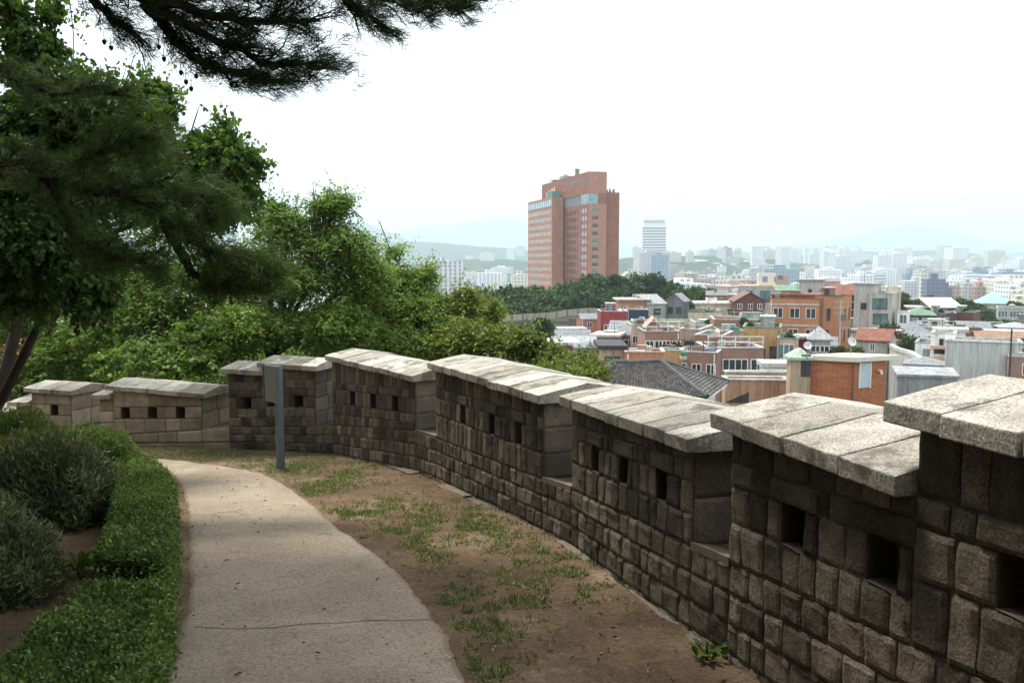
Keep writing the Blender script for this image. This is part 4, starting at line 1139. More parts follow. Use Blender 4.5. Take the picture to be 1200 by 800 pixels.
C['glass'] = glass('window_glass', (.035, .045, .05)); C['glass_teal'] = glass('teal_glass', (.09, .17, .17)); C['glass_pale'] = glass('pale_glass', (.30, .36, .37), .2); C['glass_sky'] = glass('lounge_glass', (.20, .33, .36), .15)
def mk_panel():
    m, nt, b, out = new_mat('streaked_sheet'); co = coords(nt, 'Object', (2.2, 2.2, .16))
    n = noi(nt, co, 1.3, 7, .75)
    nt.links.new(ramp(nt, n, [(.3, (.26, .27, .255)), (.5, (.50, .51, .49)), (.7, (.68, .69, .66))]), b.inputs['Base Color']); b.inputs['Roughness'].default_value = .7
    w = N(nt, 'ShaderNodeTexWave', Scale=3.2); nt.links.new(coords(nt), w.inputs['Vector']); bump(nt, b, w.outputs[0], .7, .05); return m
C['sheet'] = mk_panel()

def window(parent, O, U, V_up, Nn, w, h, frame='frame_white', pane='glass', mull=1, fw=.07):
    """frame part with its pane as a sub-part; O = lower left corner on the wall face (local to parent)"""
    O, U, Z, Nn = Vector(O), Vector(U), Vector(V_up), Vector(Nn)
    f = MB()
    for a, b, c, d in [(0, w, 0, fw), (0, w, h - fw, h), (0, fw, fw, h - fw), (w - fw, w, fw, h - fw)] + [(w * k / (mull + 1) - fw / 2, w * k / (mull + 1) + fw / 2, fw, h - fw) for k in range(1, mull + 1)]:
        f.obox(O + U * a + Z * c - Nn * .05, U * (b - a), Z * (d - c), Nn * .11)
    fo = f.build('window', C[frame], parent)
    p = MB(); p.obox(O + U * fw + Z * fw - Nn * .05, U * (w - 2 * fw), Z * (h - 2 * fw), Nn * .07); p.build('pane', C[pane], fo)
    return fo

TERR = []
def part_box(root, name, mat, *b, parent=None, bevel=0):
    m = MB(); m.box(*b); return m.build(name, C[mat], parent or root, bevel=bevel)
X_, Y_, Z_ = Vector((1, 0, 0)), Vector((0, 1, 0)), Vector((0, 0, 1))

def house(label, x0, x1, ytop, Y, yaw=0, depth=None, wall='b_brown', roof='flat', rm='greyroof', rows=2, cols=3, win=(1.3, 1.3), frame='frame_white', pane='glass', sth=2.8, side='', scols=2, group=None,
          name='house', cat='house', top=.6, mull=1, over=.25, rise=1.4, rail=None, bands=None, ridge='u', hmin=0, rim=None):
    c = P((x0 + x1) / 2, ytop, Y)
    if abs(yaw) < 18: yaw = yaw - .75 * math.degrees(math.atan2(c.x, Y))
    a = math.radians(yaw)
    w = (x1 - x0) / 1000 * Y / math.cos(a); d = (depth * .8 if depth else max(4, w * .6))
    pts = [(c.x + u * w * math.cos(a) - v * d * math.sin(a), Y + u * w * math.sin(a) + v * d * math.cos(a)) for u in (-.5, .5) for v in (0, 1)]
    z0 = min(T(*p) for p in pts) - .4
    H = c.z - z0
    if H < 3: z0 = c.z - 3; H = 3
    root = empty(name, (c.x, Y, z0), a); tag(root, label, cat, group)
    mb = MB(); h = w / 2
    if roof == 'flat':
        mb.box(-h, h, 0, d, 0, H - .5)
        t = .16
        mb.box(-h, h, 0, t, H - .5, H); mb.box(-h, h, d - t, d, H - .5, H); mb.box(-h, -h + t, t, d - t, H - .5, H); mb.box(h - t, h, t, d - t, H - .5, H)
        mb.build('wall', C[wall], root)
        r_ = MB(); r_.box(-h + t + .01, h - t - .01, t + .01, d - t - .01, H - .5, H - .42)
        r_.box(-h - .06, h + .06, -.06, t + .03, H + .002, H + .09); r_.box(-h - .06, h + .06, d - t - .03, d + .06, H + .002, H + .09)
        r_.box(-h - .06, -h + t + .03, t + .032, d - t - .032, H + .002, H + .09); r_.box(h - t - .03, h + .06, t + .032, d - t - .032, H + .002, H + .09)
        r_.build('roof', C[rm], root)
    elif roof == 'slab':
        mb.box(-h, h, 0, d, 0, H); mb.build('wall', C[wall], root)
        r_ = MB(); r_.box(-h - over, h + over, -over, d + over, H + .003, H + .28); r_.build('roof', C[rm], root, bevel=.02)
    else:
        mb.box(-h, h, 0, d, 0, H)
        if roof == 'gable':
            if ridge == 'u': g = [(-h, 0, H), (-h, d, H), (-h, d / 2, H + rise - .05), (h, 0, H), (h, d, H), (h, d / 2, H + rise - .05)]; mb.add(g, [(0, 2, 1), (3, 4, 5)])
            else: g = [(-h, 0, H), (h, 0, H), (0, 0, H + rise - .05), (-h, d, H), (h, d, H), (0, d, H + rise - .05)]; mb.add(g, [(0, 1, 2), (3, 5, 4)])
        mb.build('wall', C[wall], root)
        r_ = MB(); o = over; e = .14
        def sheet(p):
            up = Vector((0, 0, e)); q = [Vector(v) for v in p] + [Vector(v) + up for v in p]; n = len(p)
            r_.add(q, [tuple(range(n))[::-1], tuple(range(n, 2 * n))] + [(k, (k + 1) % n, n + (k + 1) % n, n + k) for k in range(n)])
        if roof == 'gable':
            if ridge == 'u':
                sl = rise / (d / 2); dz = -o * sl
                sheet([(-h - o, -o, H + dz), (h + o, -o, H + dz), (h + o, d / 2, H + rise), (-h - o, d / 2, H + rise)]); sheet([(-h - o, d / 2, H + rise), (h + o, d / 2, H + rise), (h + o, d + o, H + dz), (-h - o, d + o, H + dz)])
            else:
                sl = rise / h; dz = -o * sl
                sheet([(-h - o, -o, H + dz), (0, -o, H + rise), (0, d + o, H + rise), (-h - o, d + o, H + dz)]); sheet([(0, -o, H + rise), (h + o, -o, H + dz), (h + o, d + o, H + dz), (0, d + o, H + rise)])
        elif roof == 'hip':
            k = min(h, d / 2) * .9
            if w >= d: A, B = (-h + k, d / 2, H + rise), (h - k, d / 2, H + rise)
            else: A, B = (0, k, H + rise), (0, d - k, H + rise)
            q = [(-h - o, -o, H), (h + o, -o, H), (h + o, d + o, H), (-h - o, d + o, H)]
            if w >= d: sheet([q[0], q[1], B, A]); sheet([q[1], q[2], B]); sheet([q[2], q[3], A, B]); sheet([q[3], q[0], A])
            else: sheet([q[0], q[1], A]); sheet([q[1], q[2], B, A]); sheet([q[2], q[3], B]); sheet([q[3], q[0], A, B])
        elif roof == 'shed':
            sheet([(-h - o, -o, H), (h + o, -o, H), (h + o, d + o, H + rise), (-h - o, d + o, H + rise)])
            mb2 = MB(); mb2.add([(-h, 0, H), (-h, d, H), (-h, d, H + rise), (h, 0, H), (h, d, H), (h, d, H + rise)], [(0, 2, 1), (3, 4, 5), (1, 2, 5, 4)]); mb2.build('wall', C[wall], root)
        r_.build('roof', C[rm], root)
    ww, wh = win
    for r in range(rows):
        zc = H - top - r * sth - wh
        if zc < .3: break
        for k in range(cols):
            u = -h + w * (k + .5) / cols - ww / 2 + R.uniform(-.12, .12)
            window(root, (u, 0, zc), X_, Z_, -Y_, ww, wh, frame, pane, mull)
        for sd in side:
            for k in range(scols):
                v = d * (k + .5) / scols - ww / 2
                if sd == 'L': window(root, (-h, v, zc), Y_, Z_, -X_, ww, wh, frame, pane, mull)
                else: window(root, (h, v, zc), Y_, Z_, X_, ww, wh, frame, pane, mull)
        if bands:
            b = MB(); zb_ = H - top - r * sth + .35; b.box(-h - .05, h + .05, -.06, -.002, zb_, zb_ + .22); b.build('cornice', C[bands], root)
    if roof == 'flat' and name == 'house' and w > 3.4 and d > 2.5 and 74 < Y < 160 and R.random() < .75:
        rw, rd, rh = w * R.uniform(.28, .45), min(d * .5, 2.6), R.uniform(1.0, 1.5); u0 = R.uniform(-h + .25, h - rw - .25); v0 = d - rd - .3
        rr = part_box(root, 'rooftop_room', R.choice(['b_brown', 'concrete', 'cream', 'grey', wall]), u0, u0 + rw, v0, v0 + rd, H - .419, H - .42 + rh)
        part_box(root, 'roof_slab', R.choice(['greyroof', 'whiteroof', 'greenroof', 'concrete']), u0 - .12, u0 + rw + .12, v0 - .12, v0 + rd + .12, H - .418 + rh, H - .3 + rh, parent=rr)
        part_box(root, 'door', R.choice(['frame_dark', 'grey', 'teal']), u0 + rw * .2, u0 + rw * .2 + .6, v0 - .03, v0 + .02, H - .415, H - .55 + rh, parent=rr)
    if name == 'house' and 60 < Y < 170:
        TERR.append((root.location.x, root.location.y, a, w, d, z0 + H, roof))
        u = R.choice([-h + .15, h - .22, R.uniform(-h * .6, h * .6)]); part_box(root, 'drain_pipe', R.choice(['frame_white', 'grey', 'dgrey']), u, u + .09, -.12, -.004, .2, H - .1)
    if rail:
        g = MB(); n = max(3, int(w / 1.1))
        for k in range(n + 1): u = -h + .08 + (w - .16) * k / n; g.box(u - .03, u + .03, .05, .11, H + .09, H + .95)
        g.box(-h, h, .05, .11, H + .952, H + 1.02); g.box(-h, h, .06, .10, H + .5, H + .55)
        g.build('railing', C[rail], root)
    return root, w, d, H

def part_box(root, name, mat, *b, parent=None, bevel=0):
    m = MB(); m.box(*b); return m.build(name, C[mat], parent or root, bevel=bevel)

# --- the nearest roofs just beyond the wall
def tiled_house():
    Yc = 37.0; c = P(768, 428, Yc); z0 = T(c.x, Yc) - .5
    root = empty('tiled_house', (c.x, Yc, 0), math.radians(-24)); tag(root, 'white-walled house under a dark grey tiled hip roof just beyond the parapet', 'house')
    zr = P(785, 424, Yc).z; ze = zr - 1.05
    hw, hd = 2.75, 2.4
    m = MB(); m.box(-hw + .5, hw - .5, -hd + .5, hd - .5, z0, ze - .02); m.build('wall', C['white'], root)
    m = MB(); A, B = Vector((-hw + .9, 0, zr - .12)), Vector((hw - 2.5, 0, zr)); q = [Vector(v) for v in ((-hw, -hd, ze), (hw, -hd, ze), (hw, hd, ze), (-hw, hd, ze))]
    def slope(p0, p1, p2, p3, n):
        # rows of half-round tiles running up the slope
        for k in range(n):
            for u in (0,):
                a0, a1 = p0.lerp(p1, k / n), p0.lerp(p1, (k + 1) / n); b0, b1 = p3.lerp(p2, k / n), p3.lerp(p2, (k + 1) / n)
                rows = 17; nn = (a1 - a0).cross(b0 - a0)
                if nn.length < 1e-6: nn = (p1 - p0).cross(p3 - p0)
                nn.normalize()
                if nn.z < 0: nn = -nn
                for r_ in range(rows):
                    t0, t1 = r_ / rows, (r_ + 1.0) / rows
                    pts = []
                    for t, lift in ((t0, .035), (t1, .0)):
                        for s, hgt in ((0, 0), (.3, .045), (.7, .045), (1, 0)):
                            pts.append(a0.lerp(a1, s).lerp(b0.lerp(b1, s), t) + nn * (hgt + lift))
                    m.add(pts, [(0, 1, 5, 4), (1, 2, 6, 5), (2, 3, 7, 6), (0, 4, 7, 3)], 0, R.random())
    slope(q[0], q[1], B, A, 34); slope(q[1], q[2], B, B, 24); slope(q[2], q[3], A, B, 34); slope(q[3], q[0], A, A, 24)
    m.add([q[0], q[1], q[2], q[3]], [(0, 1, 2, 3)])
    rf = m.build('roof', C['tile'], root)
    g = MB()
    for a, b in ((A, B), (q[0], A), (q[1], B), (q[2], B), (q[3], A)): g.tube([a + Vector((0, 0, .06)), a.lerp(b, .5) + Vector((0, 0, .03)), b + Vector((0, 0, .08))], [.10, .10, .11], 7)
    g.build('ridge_cap', C['ridge'], rf)
    e = MB(); e.box(-hw + .05, hw - .05, -hd + .05, -hd + .14, ze - .16, ze - .012); e.box(hw - .14, hw - .05, -hd + .142, hd - .05, ze - .16, ze - .012); e.build('eaves_board', C['white'], root)
cm('ridge', (.085, .085, .085)); C['tile'] = stone_mat('roof_tile', (.07, .068, .066), (.16, .155, .15), .2, .004, .3)
tiled_house()

def brick_hut():
    # rooftop hut with a white slab roof, corner towards the viewer
    Yc = 42.0; k = P(1001, 424, Yc); z0 = T(k.x, Yc) - .5; zt = k.z
    root = empty('brick_hut', (k.x, Yc, 0)); tag(root, 'orange brick hut with a thick white slab roof and pale blue door', 'hut')
    a = math.radians(158); b = math.radians(20)
    U = Vector((math.cos(a), math.sin(a), 0)); V = Vector((math.cos(b), math.sin(b), 0)); LU, LV = 2.15, 1.98
    m = MB(); q = [Vector((0, 0, 0)), V * LV, V * LV + U * LU, U * LU]
    m.add([p + Vector((0, 0, z0)) for p in q] + [p + Vector((0, 0, zt)) for p in q], [(0, 1, 5, 4), (1, 2, 6, 5), (2, 3, 7, 6), (3, 0, 4, 7), (4, 5, 6, 7)]); m.build('wall', C['b_hut'], root)
    o = .16; ce = (U * LU + V * LV) / 2; m = MB(); qq = []
    for p in q: d = (p - ce); qq.append(p + d.normalized() * o * 1.5 + (V * .52 if p in (q[1], q[2]) else Vector()))
    m.add([p + Vector((0, 0, zt + .004)) for p in qq] + [p + Vector((0, 0, zt + .26)) for p in qq], [(3, 2, 1, 0), (4, 5, 6, 7), (0, 1, 5, 4), (1, 2, 6, 5), (2, 3, 7, 6), (3, 0, 4, 7)]); m.build('roof', C['cream2'], root, bevel=.02)
    N2 = Vector((math.sin(b), -math.cos(b), 0))
    d = MB(); d.obox(V * .36 + Vector((0, 0, zt - 1.32)) - N2 * .02, V * .62, Z_ * 1.26, N2 * .06); dr = d.build('door', C['door_blue'], root)
    f = MB()
    for (s, l, z, h) in ((.30, .06, zt - 1.34, 1.31), (.98, .06, zt - 1.34, 1.31)): f.obox(V * s + Vector((0, 0, z)) - N2 * .02, V * l, Z_ * h, N2 * .09)
    f.build('frame', C['frame_white'], dr)
    p = MB(); p.tube([U * .06 + N2 * .07 + Vector((0, 0, zt - .05)), U * .06 + N2 * .07 + Vector((0, 0, zt - 2.6))], [.04, .04], 6); p.build('drain_pipe', C['brown'], root)
    v = MB(); v.tube([V * 1.55 + N2 * .0 + Vector((0, 0, zt - .5)), V * 1.55 + N2 * .18 + Vector((0, 0, zt - .5)), V * 1.55 + N2 * .22 + Vector((0, 0, zt - .66))], [.06, .06, .06], 7); v.build('vent_pipe', C['frame_white'], root)
    return zt + .26
C['cream2'] = simple('aged_white_slab', (.62, .58, .48), .8, .12, 1.2); C['door_blue'] = simple('pale_blue_door', (.42, .50, .55), .6, .08, 2)
zhut = brick_hut()

def dish(label, px, py, Y, r, zfoot, az):
    c = P(px, py, Y); root = empty('satellite_dish', (c.x, c.y, zfoot)); tag(root, label, 'satellite dish')
    rel = c.z - zfoot
    m = MB(); m.tube([(0, .06, 0), (0, .06, rel - .05), (0, .02, rel)], [.03, .03, .03], 6); m.build('mast', C['metal'], root)
    m = MB(); n, k = 20, 5; vs = []
    d = Vector((math.sin(az), -math.cos(az), .45)).normalized(); a = d.cross(Z_).normalized(); b = a.cross(d)
    for j in range(k + 1):
        rr = r * j / k
        for i in range(n): an = 2 * math.pi * i / n; vs.append(Vector((0, 0, rel)) + (a * math.cos(an) + b * math.sin(an)) * rr + d * (.22 * rr * rr / r))
    o = len(vs); vs += [v - d * .015 for v in vs]
    fs = [(j*n + i, j*n + (i+1) % n, (j+1)*n + (i+1) % n, (j+1)*n + i) for j in range(k) for i in range(n)]
    fs += [tuple(o + q for q in f)[::-1] for f in fs] + [(k*n + i, k*n + (i+1) % n, o + k*n + (i+1) % n, o + k*n + i) for i in range(n)]
    m.add(vs, fs); m.build('reflector', C['frame_white'], root, smooth=True)
    m = MB(); tip = Vector((0, 0, rel)) + d * r * .95; m.tube([Vector((0, 0, rel)) - b * r * .9 + d * .1, tip], [.012, .012], 4); m.tube([tip + d * .03, tip - d * .06], [.035, .03], 6); m.build('feed_arm', C['metal'], root)
dish('large white satellite dish on the slab roof of the orange brick hut', 998, 400.5, 42.6, .24, zhut - .03, .25)
dish('small white satellite dish on the green-roofed hut', 946.5, 405, 42.2, .20, P(946, 421, 42.2).z - .1, -.2)

house('tan hut with a pale green hip roof and a dark doorway beside the brick hut', 927, 950, 422, 42.4, 8, 1.2, 'tan', 'hip', 'palegreen', 0, 0, over=.12, rise=.45, name='hut', cat='hut')
hut = bpy.data.objects['hut']
o = MB(); o.box(.02, .48, -.03, .02, 0, 1); dd = o.build('door', C['frame_dark'], hut); dd.scale.z = 1.1; dd.location = (0, 0, P(940, 441, 42.4).z - hut.location.z - .0)

house('salmon rendered wall and stair house between the tiled roof and the brick hut', 851, 925, 446, 45, 6, 1.6, 'salmon', 'flat', 'concrete', 0, 0)
sl = bpy.data.objects['house']
H_ = P(888, 446, 45).z - sl.location.z
m = MB(); m.add([(-1.6, -.03, H_ - 1.2), (-.45, -.03, H_ - 1.2), (-.45, -.03, H_ - .62), (-1.6, -.03, H_ - 1.15), (-1.6, .02, H_ - 1.2), (-.45, .02, H_ - 1.2), (-.45, .02, H_ - .62), (-1.6, .02, H_ - 1.15)], [(0,1,2,3),(7,6,5,4),(0,4,5,1),(1,5,6,2),(2,6,7,3),(3,7,4,0)]); m.build('stair_opening', C['frame_dark'], sl)
house('grey concrete yard with a lichen-streaked parapet behind the salmon wall', 852, 926, 437, 50, 10, .9, 'concrete', 'flat', 'concrete', 0, 0, name='concrete_building', cat='building')
house('low shed of grey corrugated metal right of the brick hut', 1056, 1118, 442, 46, 4, 2.0, 'metal', 'shed', 'greyroof', 0, 0, rise=.25, over=.1, name='metal_shed', cat='shed')
house('dark arched-cover store roof below the white balcony building', 1066, 1098, 429, 58, -8, 3, 'dgrey', 'hip', 'slate', 0, 0, rise=.4, name='storehouse', cat='shed')

# --- the middle distance, roughly from the photographer outwards
B = house
B('brown brick low block with white-framed windows and a cluttered pale roof', 829, 895, 408, 72, 9, 6.5, 'b_brown', 'flat', 'whiteroof', 1, 4, (1.1, 1.1), mull=1, top=.9, rail='frame_white')
B('brown brick wing set back left of the cluttered pale roof', 795, 838, 413, 70, -12, 6, 'b_brown', 'flat', 'whiteroof', 2, 3, (.8, 1.1), top=.9, rail='frame_dark')
B('ochre house with small upright windows under a green roof edge', 872, 913, 384, 88, -18, 8, 'ochre', 'flat', 'greenroof', 1, 3, (.7, 1.7), 'frame_dark', 'glass', top=1.9, side='R', scols=1, mull=0)
B('ochre house wing with one wide teal window band', 844, 872, 389, 88, 4, 7, 'tan', 'flat', 'greenroof', 1, 1, (2.2, 1.5), 'teal', 'glass_teal', top=1.3, mull=3)
B('pale pink house with stacked teal-tinted bay windows', 912, 934, 397, 84, -6, 6, 'pink', 'flat', 'greenroof', 2, 1, (1.5, 1.5), 'frame_white', 'glass_teal', top=.5, sth=2.3, mull=2)
B('bright orange brick apartment block, main front with three storeys of white windows', 905, 957, 350, 112, -20, 9, 'b_orange', 'flat', 'redroof', 3, 3, (1.25, 1.35), top=1.2, sth=2.75, bands='whiteroof')
B('orange brick stair wing of the apartment block, blind front with a slotted end', 958, 985, 347, 111, -32, 7, 'ochre_brick' if 'ochre_brick' in C else 'b_orange', 'flat', 'redroof', 3, 1, (.45, 1.6), 'frame_dark', top=1.6, side='R', scols=2, mull=0)
B('set-back attic storey with red-brown roof above the orange apartment block', 911, 960, 347, 116, -20, 7, 'pink', 'slab', 'redroof', 1, 3, (1.0, .8), top=.3, over=.5, name='penthouse', cat='building')
B('rounded brown brick house with a white roof-edge line', 816, 846, 393, 82, -14, 7, 'b_brown', 'flat', 'whiteroof', 1, 2, (.9, 1.2), top=1.0)
B('tall narrow salmon-tan apartment house with dark paired windows', 797, 819, 386, 86, -16, 8, 'tan', 'flat', 'whiteroof', 3, 1, (1.0, 1.1), 'frame_dark', top=1.2, side='R', scols=1)
B('brick house with a wide roof terrace canopy', 756, 797, 389, 80, 8, 6, 'b_brown', 'flat', 'greyroof', 2, 4, (.8, .9), top=.8, rail='frame_white')
B('terracotta gabled brick house in the row behind the tiled roof', 757, 775, 384, 92, 0, 6, 'b_red', 'gable', 'tan', 1, 1, (1.1, .9), top=.8, rise=.9, ridge='v')
B('beige rendered house with paired windows and a pale terrace', 740, 760, 381, 98, 6, 6, 'beige', 'flat', 'palegreen', 2, 2, (.8, .9), top=1.2)
B('long pale-green roofed beige house with a green dome tank', 742, 815, 378, 104, 2, 7, 'beige', 'flat', 'palegreen', 0, 0, name='long_house')
B('beige house with a black parapet and paired windows', 808, 848, 366, 122, -8, 8, 'beige', 'flat', 'blackroof', 2, 3, (.9, 1.1), top=1.2, sth=2.6)
B('long brown brick block with a planted roof terrace', 838, 906, 375, 108, 3, 8, 'b_brown', 'flat', 'whiteroof', 1, 2, (1.0, 1.0), top=.6, rail='palegreen')
B('dark brown gabled house in front of the grey stone house', 862, 896, 353, 138, 6, 8, 'b_dark', 'gable', 'brown', 1, 3, (.8, .9), top=.4, rise=1.4, ridge='v')
B('white flat-roofed house with a cube stair tower beside the pole', 818, 862, 356.5, 142, 2, 8, 'cream', 'slab', 'whiteroof', 1, 3, (1.3, 1.0), top=.7, over=.5)
B('white cube rooftop room by the utility pole', 828, 840, 350, 144, 0, 3, 'white', 'flat', 'whiteroof', 0, 0, name='rooftop_room', cat='building')
B('grey stone-faced house with a tall teal window and a tan tarpaulin roof', 867, 906, 336, 172, -4, 9, 'grey', 'flat', 'tarp', 1, 2, (1.9, 2.3), 'frame_dark', 'glass_teal', top=.8)
B('white house with a shallow green gable roof', 907, 946, 341, 182, -3, 9, 'white', 'gable', 'greenroof', 1, 3, (1.5, 1.4), 'frame_dark', top=.8, rise=1.1, ridge='u')
B('beige concrete stair tower with a flat cap', 938, 962, 329, 166, -10, 6, 'concrete', 'slab', 'greyroof', 1, 1, (.7, .9), 'frame_dark', top=1.6, over=.35, name='stair_tower', cat='tower')
B('grey house with a slate gable roof at the edge of the grove', 759, 781, 356, 146, 20, 9, 'grey', 'gable', 'greyroof', 2, 1, (1.4, 1.1), 'frame_dark', top=.8, rise=1.4)
B('weathered timber-gabled house annex beside the grey slate-roofed house', 781, 800, 353, 147, -14, 7, 'dgrey', 'gable', 'slate', 1, 2, (.9, 1.2), 'frame_dark', top=1.0, rise=1.2, ridge='v')
B('orange-red brick house with a broad white roof slab', 726, 760, 352, 146, 6, 7, 'b_orange', 'slab', 'whiteroof', 1, 2, (.9, 1.2), top=1.0, over=.5)
B('house wrapped in a dark blue tarpaulin band', 735, 760, 363, 140, 4, 4, 'bluetarp', 'flat', 'concrete', 0, 0)
B('crimson painted house under a pale roof terrace', 704, 736, 365, 132, 5, 7, 'crimson', 'flat', 'whiteroof', 1, 2, (1.0, .9), 'frame_white', 'glass', top=2.0, rail='metal')
B('white little house with a dark opening below the stone fortress wall', 657, 686, 387, 112, 8, 3.4, 'white', 'slab', 'whiteroof', 1, 2, (1.2, .9), 'frame_dark', top=.7, over=.25)
B('brown brick house with a pale flat cornice in the valley', 694, 723, 395, 96, -12, 6, 'b_brown', 'slab', 'concrete', 1, 2, (.8, .8), top=.8, over=.3)
B('grey shingle gabled cottage between brown and beige houses', 714, 738, 390, 102, -10, 6, 'b_brown', 'gable', 'slate', 1, 1, (1.2, .8), top=.5, rise=1.2)
B('long low grey tin roof in the valley', 650, 698, 402, 90, 5, 4, 'grey', 'gable', 'greyroof', 0, 0, rise=.5)
B('low maroon-walled house under a white tin roof', 648, 676, 404.5, 78, 4, 5, 'maroon', 'slab', 'whiteroof', 0, 0, over=.3)
B('tan house with a black fascia and a wide teal window', 704, 733, 409, 64, 4, 6, 'tan', 'slab', 'blackroof', 1, 1, (1.1, .6), 'frame_dark', 'glass_teal', top=.55, over=.2, mull=2)
B('coral painted terrace house with a pink rim', 733, 779, 413, 63, 3, 3, 'orange_paint', 'flat', 'pink', 0, 0)
B('dull pink house peeping over the olive treetop', 676, 706, 411, 66, 3, 5, 'pink', 'slab', 'dgrey', 1, 1, (.8, .5), 'frame_dark', top=.6, over=.2)
B('yellow-edged low terrace house below the brick canopy house', 776, 800, 411, 68, 2, 2.4, 'ochre', 'flat', 'palegreen', 0, 0)
B('white-roofed shed between the ochre house and the tan hut', 896, 926, 430, 56, 6, 2.4, 'white', 'slab', 'whiteroof', 0, 0, over=.2, name='shed', cat='shed')
B('magenta doorway house under the orange apartment block', 936, 952, 397, 90, 0, 4, 'maroon', 'slab', 'concrete', 0, 0, over=.2)
B('small grey hip-roofed pavilion house by the stair lane', 950, 972, 399, 86, -18, 5, 'grey', 'hip', 'greyroof', 1, 2, (1.0, .7), 'frame_white', top=.5, rise=1.1)
B('dark brick flats with a red hip roof and white windows', 972, 1010, 346, 136, -30, 10, 'b_dark', 'hip', 'redroof', 4, 2, (1.4, 1.3), top=1.0, sth=2.7, side='R', scols=3, rise=1.7, over=.6)
B('brown low-roofed house behind the dark brick flats', 965, 996, 339, 160, -6, 8, 'b_dark', 'hip', 'redroof', 0, 0, rise=1.0)
B('modern beige concrete building, tall blank left block', 1004, 1023, 334, 126, -14, 8, 'concrete', 'slab', 'greyroof', 1, 1, (.8, 1.0), 'frame_dark', top=2.6, over=.2, name='concrete_building', cat='building')
B('glazed middle bay of the modern beige building with stacked dark windows', 1022, 1043, 344, 124, -14, 7, 'concrete', 'flat', 'concrete', 4, 1, (2.0, 1.6), 'frame_dark', 'glass_teal', top=.7, sth=2.2, name='concrete_building', cat='building')
B('cream right block of the modern concrete building with a slit window', 1040, 1055, 337, 128, -22, 9, 'cream', 'flat', 'cream', 2, 1, (.3, 1.9), 'frame_dark', 'glass', top=1.6, sth=3, mull=0, name='concrete_building', cat='building')
B('white glass-fronted low annex right of the modern concrete building', 1053, 1064, 366, 122, -8, 5, 'white', 'flat', 'whiteroof', 1, 1, (1.0, 1.3), 'frame_white', 'glass_teal', top=.3, name='annex', cat='building')
B('dark red house with a grass-green roof and a white sun room', 1064, 1092, 370, 134, -4, 9, 'b_dark', 'hip', 'greenroof', 1, 2, (1.5, 1.3), 'frame_white', 'glass_pale', top=.3, rise=1.0, over=.4)
B('brown brick house with a glazed grey bay and roof garden', 1092, 1118, 367, 140, -4, 9, 'b_dark', 'flat', 'slate', 1, 1, (2.0, 1.3), 'frame_dark', 'glass_pale', top=.5)
B('plain dark red brick house end at the foot of the wooded knoll', 1117, 1137, 366, 142, -16, 9, 'b_dark', 'flat', 'slate', 0, 0)
B('red house with a steep white solar roof', 1092, 1126, 361, 156, 14, 7, 'b_dark', 'shed', 'whiteroof', 0, 0, rise=1.6, over=.3)
B('small house with a shallow white roof behind the green-roofed one', 1068, 1092, 361, 158, 2, 6, 'b_dark', 'slab', 'whiteroof', 0, 0, over=.4)
B('white rendered house with lattice windows left of the balconies', 1075, 1096, 402, 82, -10, 6, 'white', 'flat', 'greyroof', 2, 1, (.75, .75), 'grey', 'glass_pale', top=.55, sth=1.2, mull=1)
B('red tiled cottage with an arched gable by the stair lane', 1007, 1037, 399, 90, -16, 6, 'concrete', 'gable', 'redroof', 1, 1, (.5, .8), 'frame_white', top=.3, rise=1.0, ridge='u')
B('brown shingled house half hidden by trees below the green-roofed one', 1050, 1076, 392, 108, -14, 7, 'b_brown', 'hip', 'slate', 1, 1, (1.2, .9), 'frame_white', 'glass_pale', top=.4, rise=1.3)
B('green-roofed garage terrace under the knoll', 1078, 1114, 385, 112, -3, 8, 'concrete', 'flat', 'greenroof', 0, 0, rail='frame_white')
B('turquoise-roofed school building at the right', 1152, 1178, 356, 215, -3, 12, 'cream', 'hip', 'skyblue', 2, 4, (1.8, 1.5), 'frame_white', 'glass', top=1.2, rise=2.6, over=1.0, name='building', cat='building')
B('grey slab apartment building with long balcony windows at the right edge', 1174, 1204, 361, 190, -4, 10, 'grey', 'flat', 'whiteroof', 3, 3, (1.9, 1.5), 'frame_white', 'glass_teal', top=.6, sth=2.6, mull=2, name='building', cat='building')
B('brown low roofs at the right edge below the grey slab building', 1150, 1196, 396, 96, 4, 5, 'tan', 'gable', 'brownroof', 0, 0, rise=.5)
B('dark brick hall at the right edge with a silver curved roof', 1176, 1210, 385, 128, 2, 6, 'b_dark', 'hip', 'metal', 0, 0, rise=.7)
B('white house with one dark window cut by the right edge', 1188, 1216, 414, 76, 2, 6, 'white', 'flat', 'whiteroof', 1, 1, (.6, .8), 'frame_dark', top=.7, name='house')

def balcony_block():
    Yc = 76; root, w, d, H = house('white stepped building with three peach balconies and a rooftop room', 1094, 1116, 391, Yc, -10, 5, 'white', 'flat', 'whiteroof', 1, 1, (.35, .6), 'frame_dark', top=.45, name='balcony_building', cat='building')
    for k in range(3):
        z = H - 1.05 - k * .98
        b = part_box(root, 'balcony', 'balc', -w / 2 + .03, w / 2 + .02, -.42, -.004, z - .30, z, bevel=.01)
        p = part_box(root, 'pane', 'glass', -w / 2 + .3, w / 2 - .3, -.02, .04, z - .78, z - .34)
        part_box(root, 'mullion', 'frame_dark', .28, .34, -.035, -.021, z - .78, z - .34, parent=p)
    r2, w2, d2, H2 = house('white rooftop room with a projecting slab over the balcony building', 1099, 1128, 388.5, 79, -6, 3, 'white', 'slab', 'whiteroof', 0, 0, over=.25, name='rooftop_room', cat='building')
C['balc'] = simple('peach_balcony', (.56, .38, .26), .8, .1, 1)
balcony_block()
r0, w0, d0, H0 = house('big streaked grey corrugated-sheet building end wall in front of the knoll', 1117, 1188, 400, 73, -26, 4, 'sheet', 'flat', 'whiteroof', 0, 0, name='sheet_clad_building', cat='building')
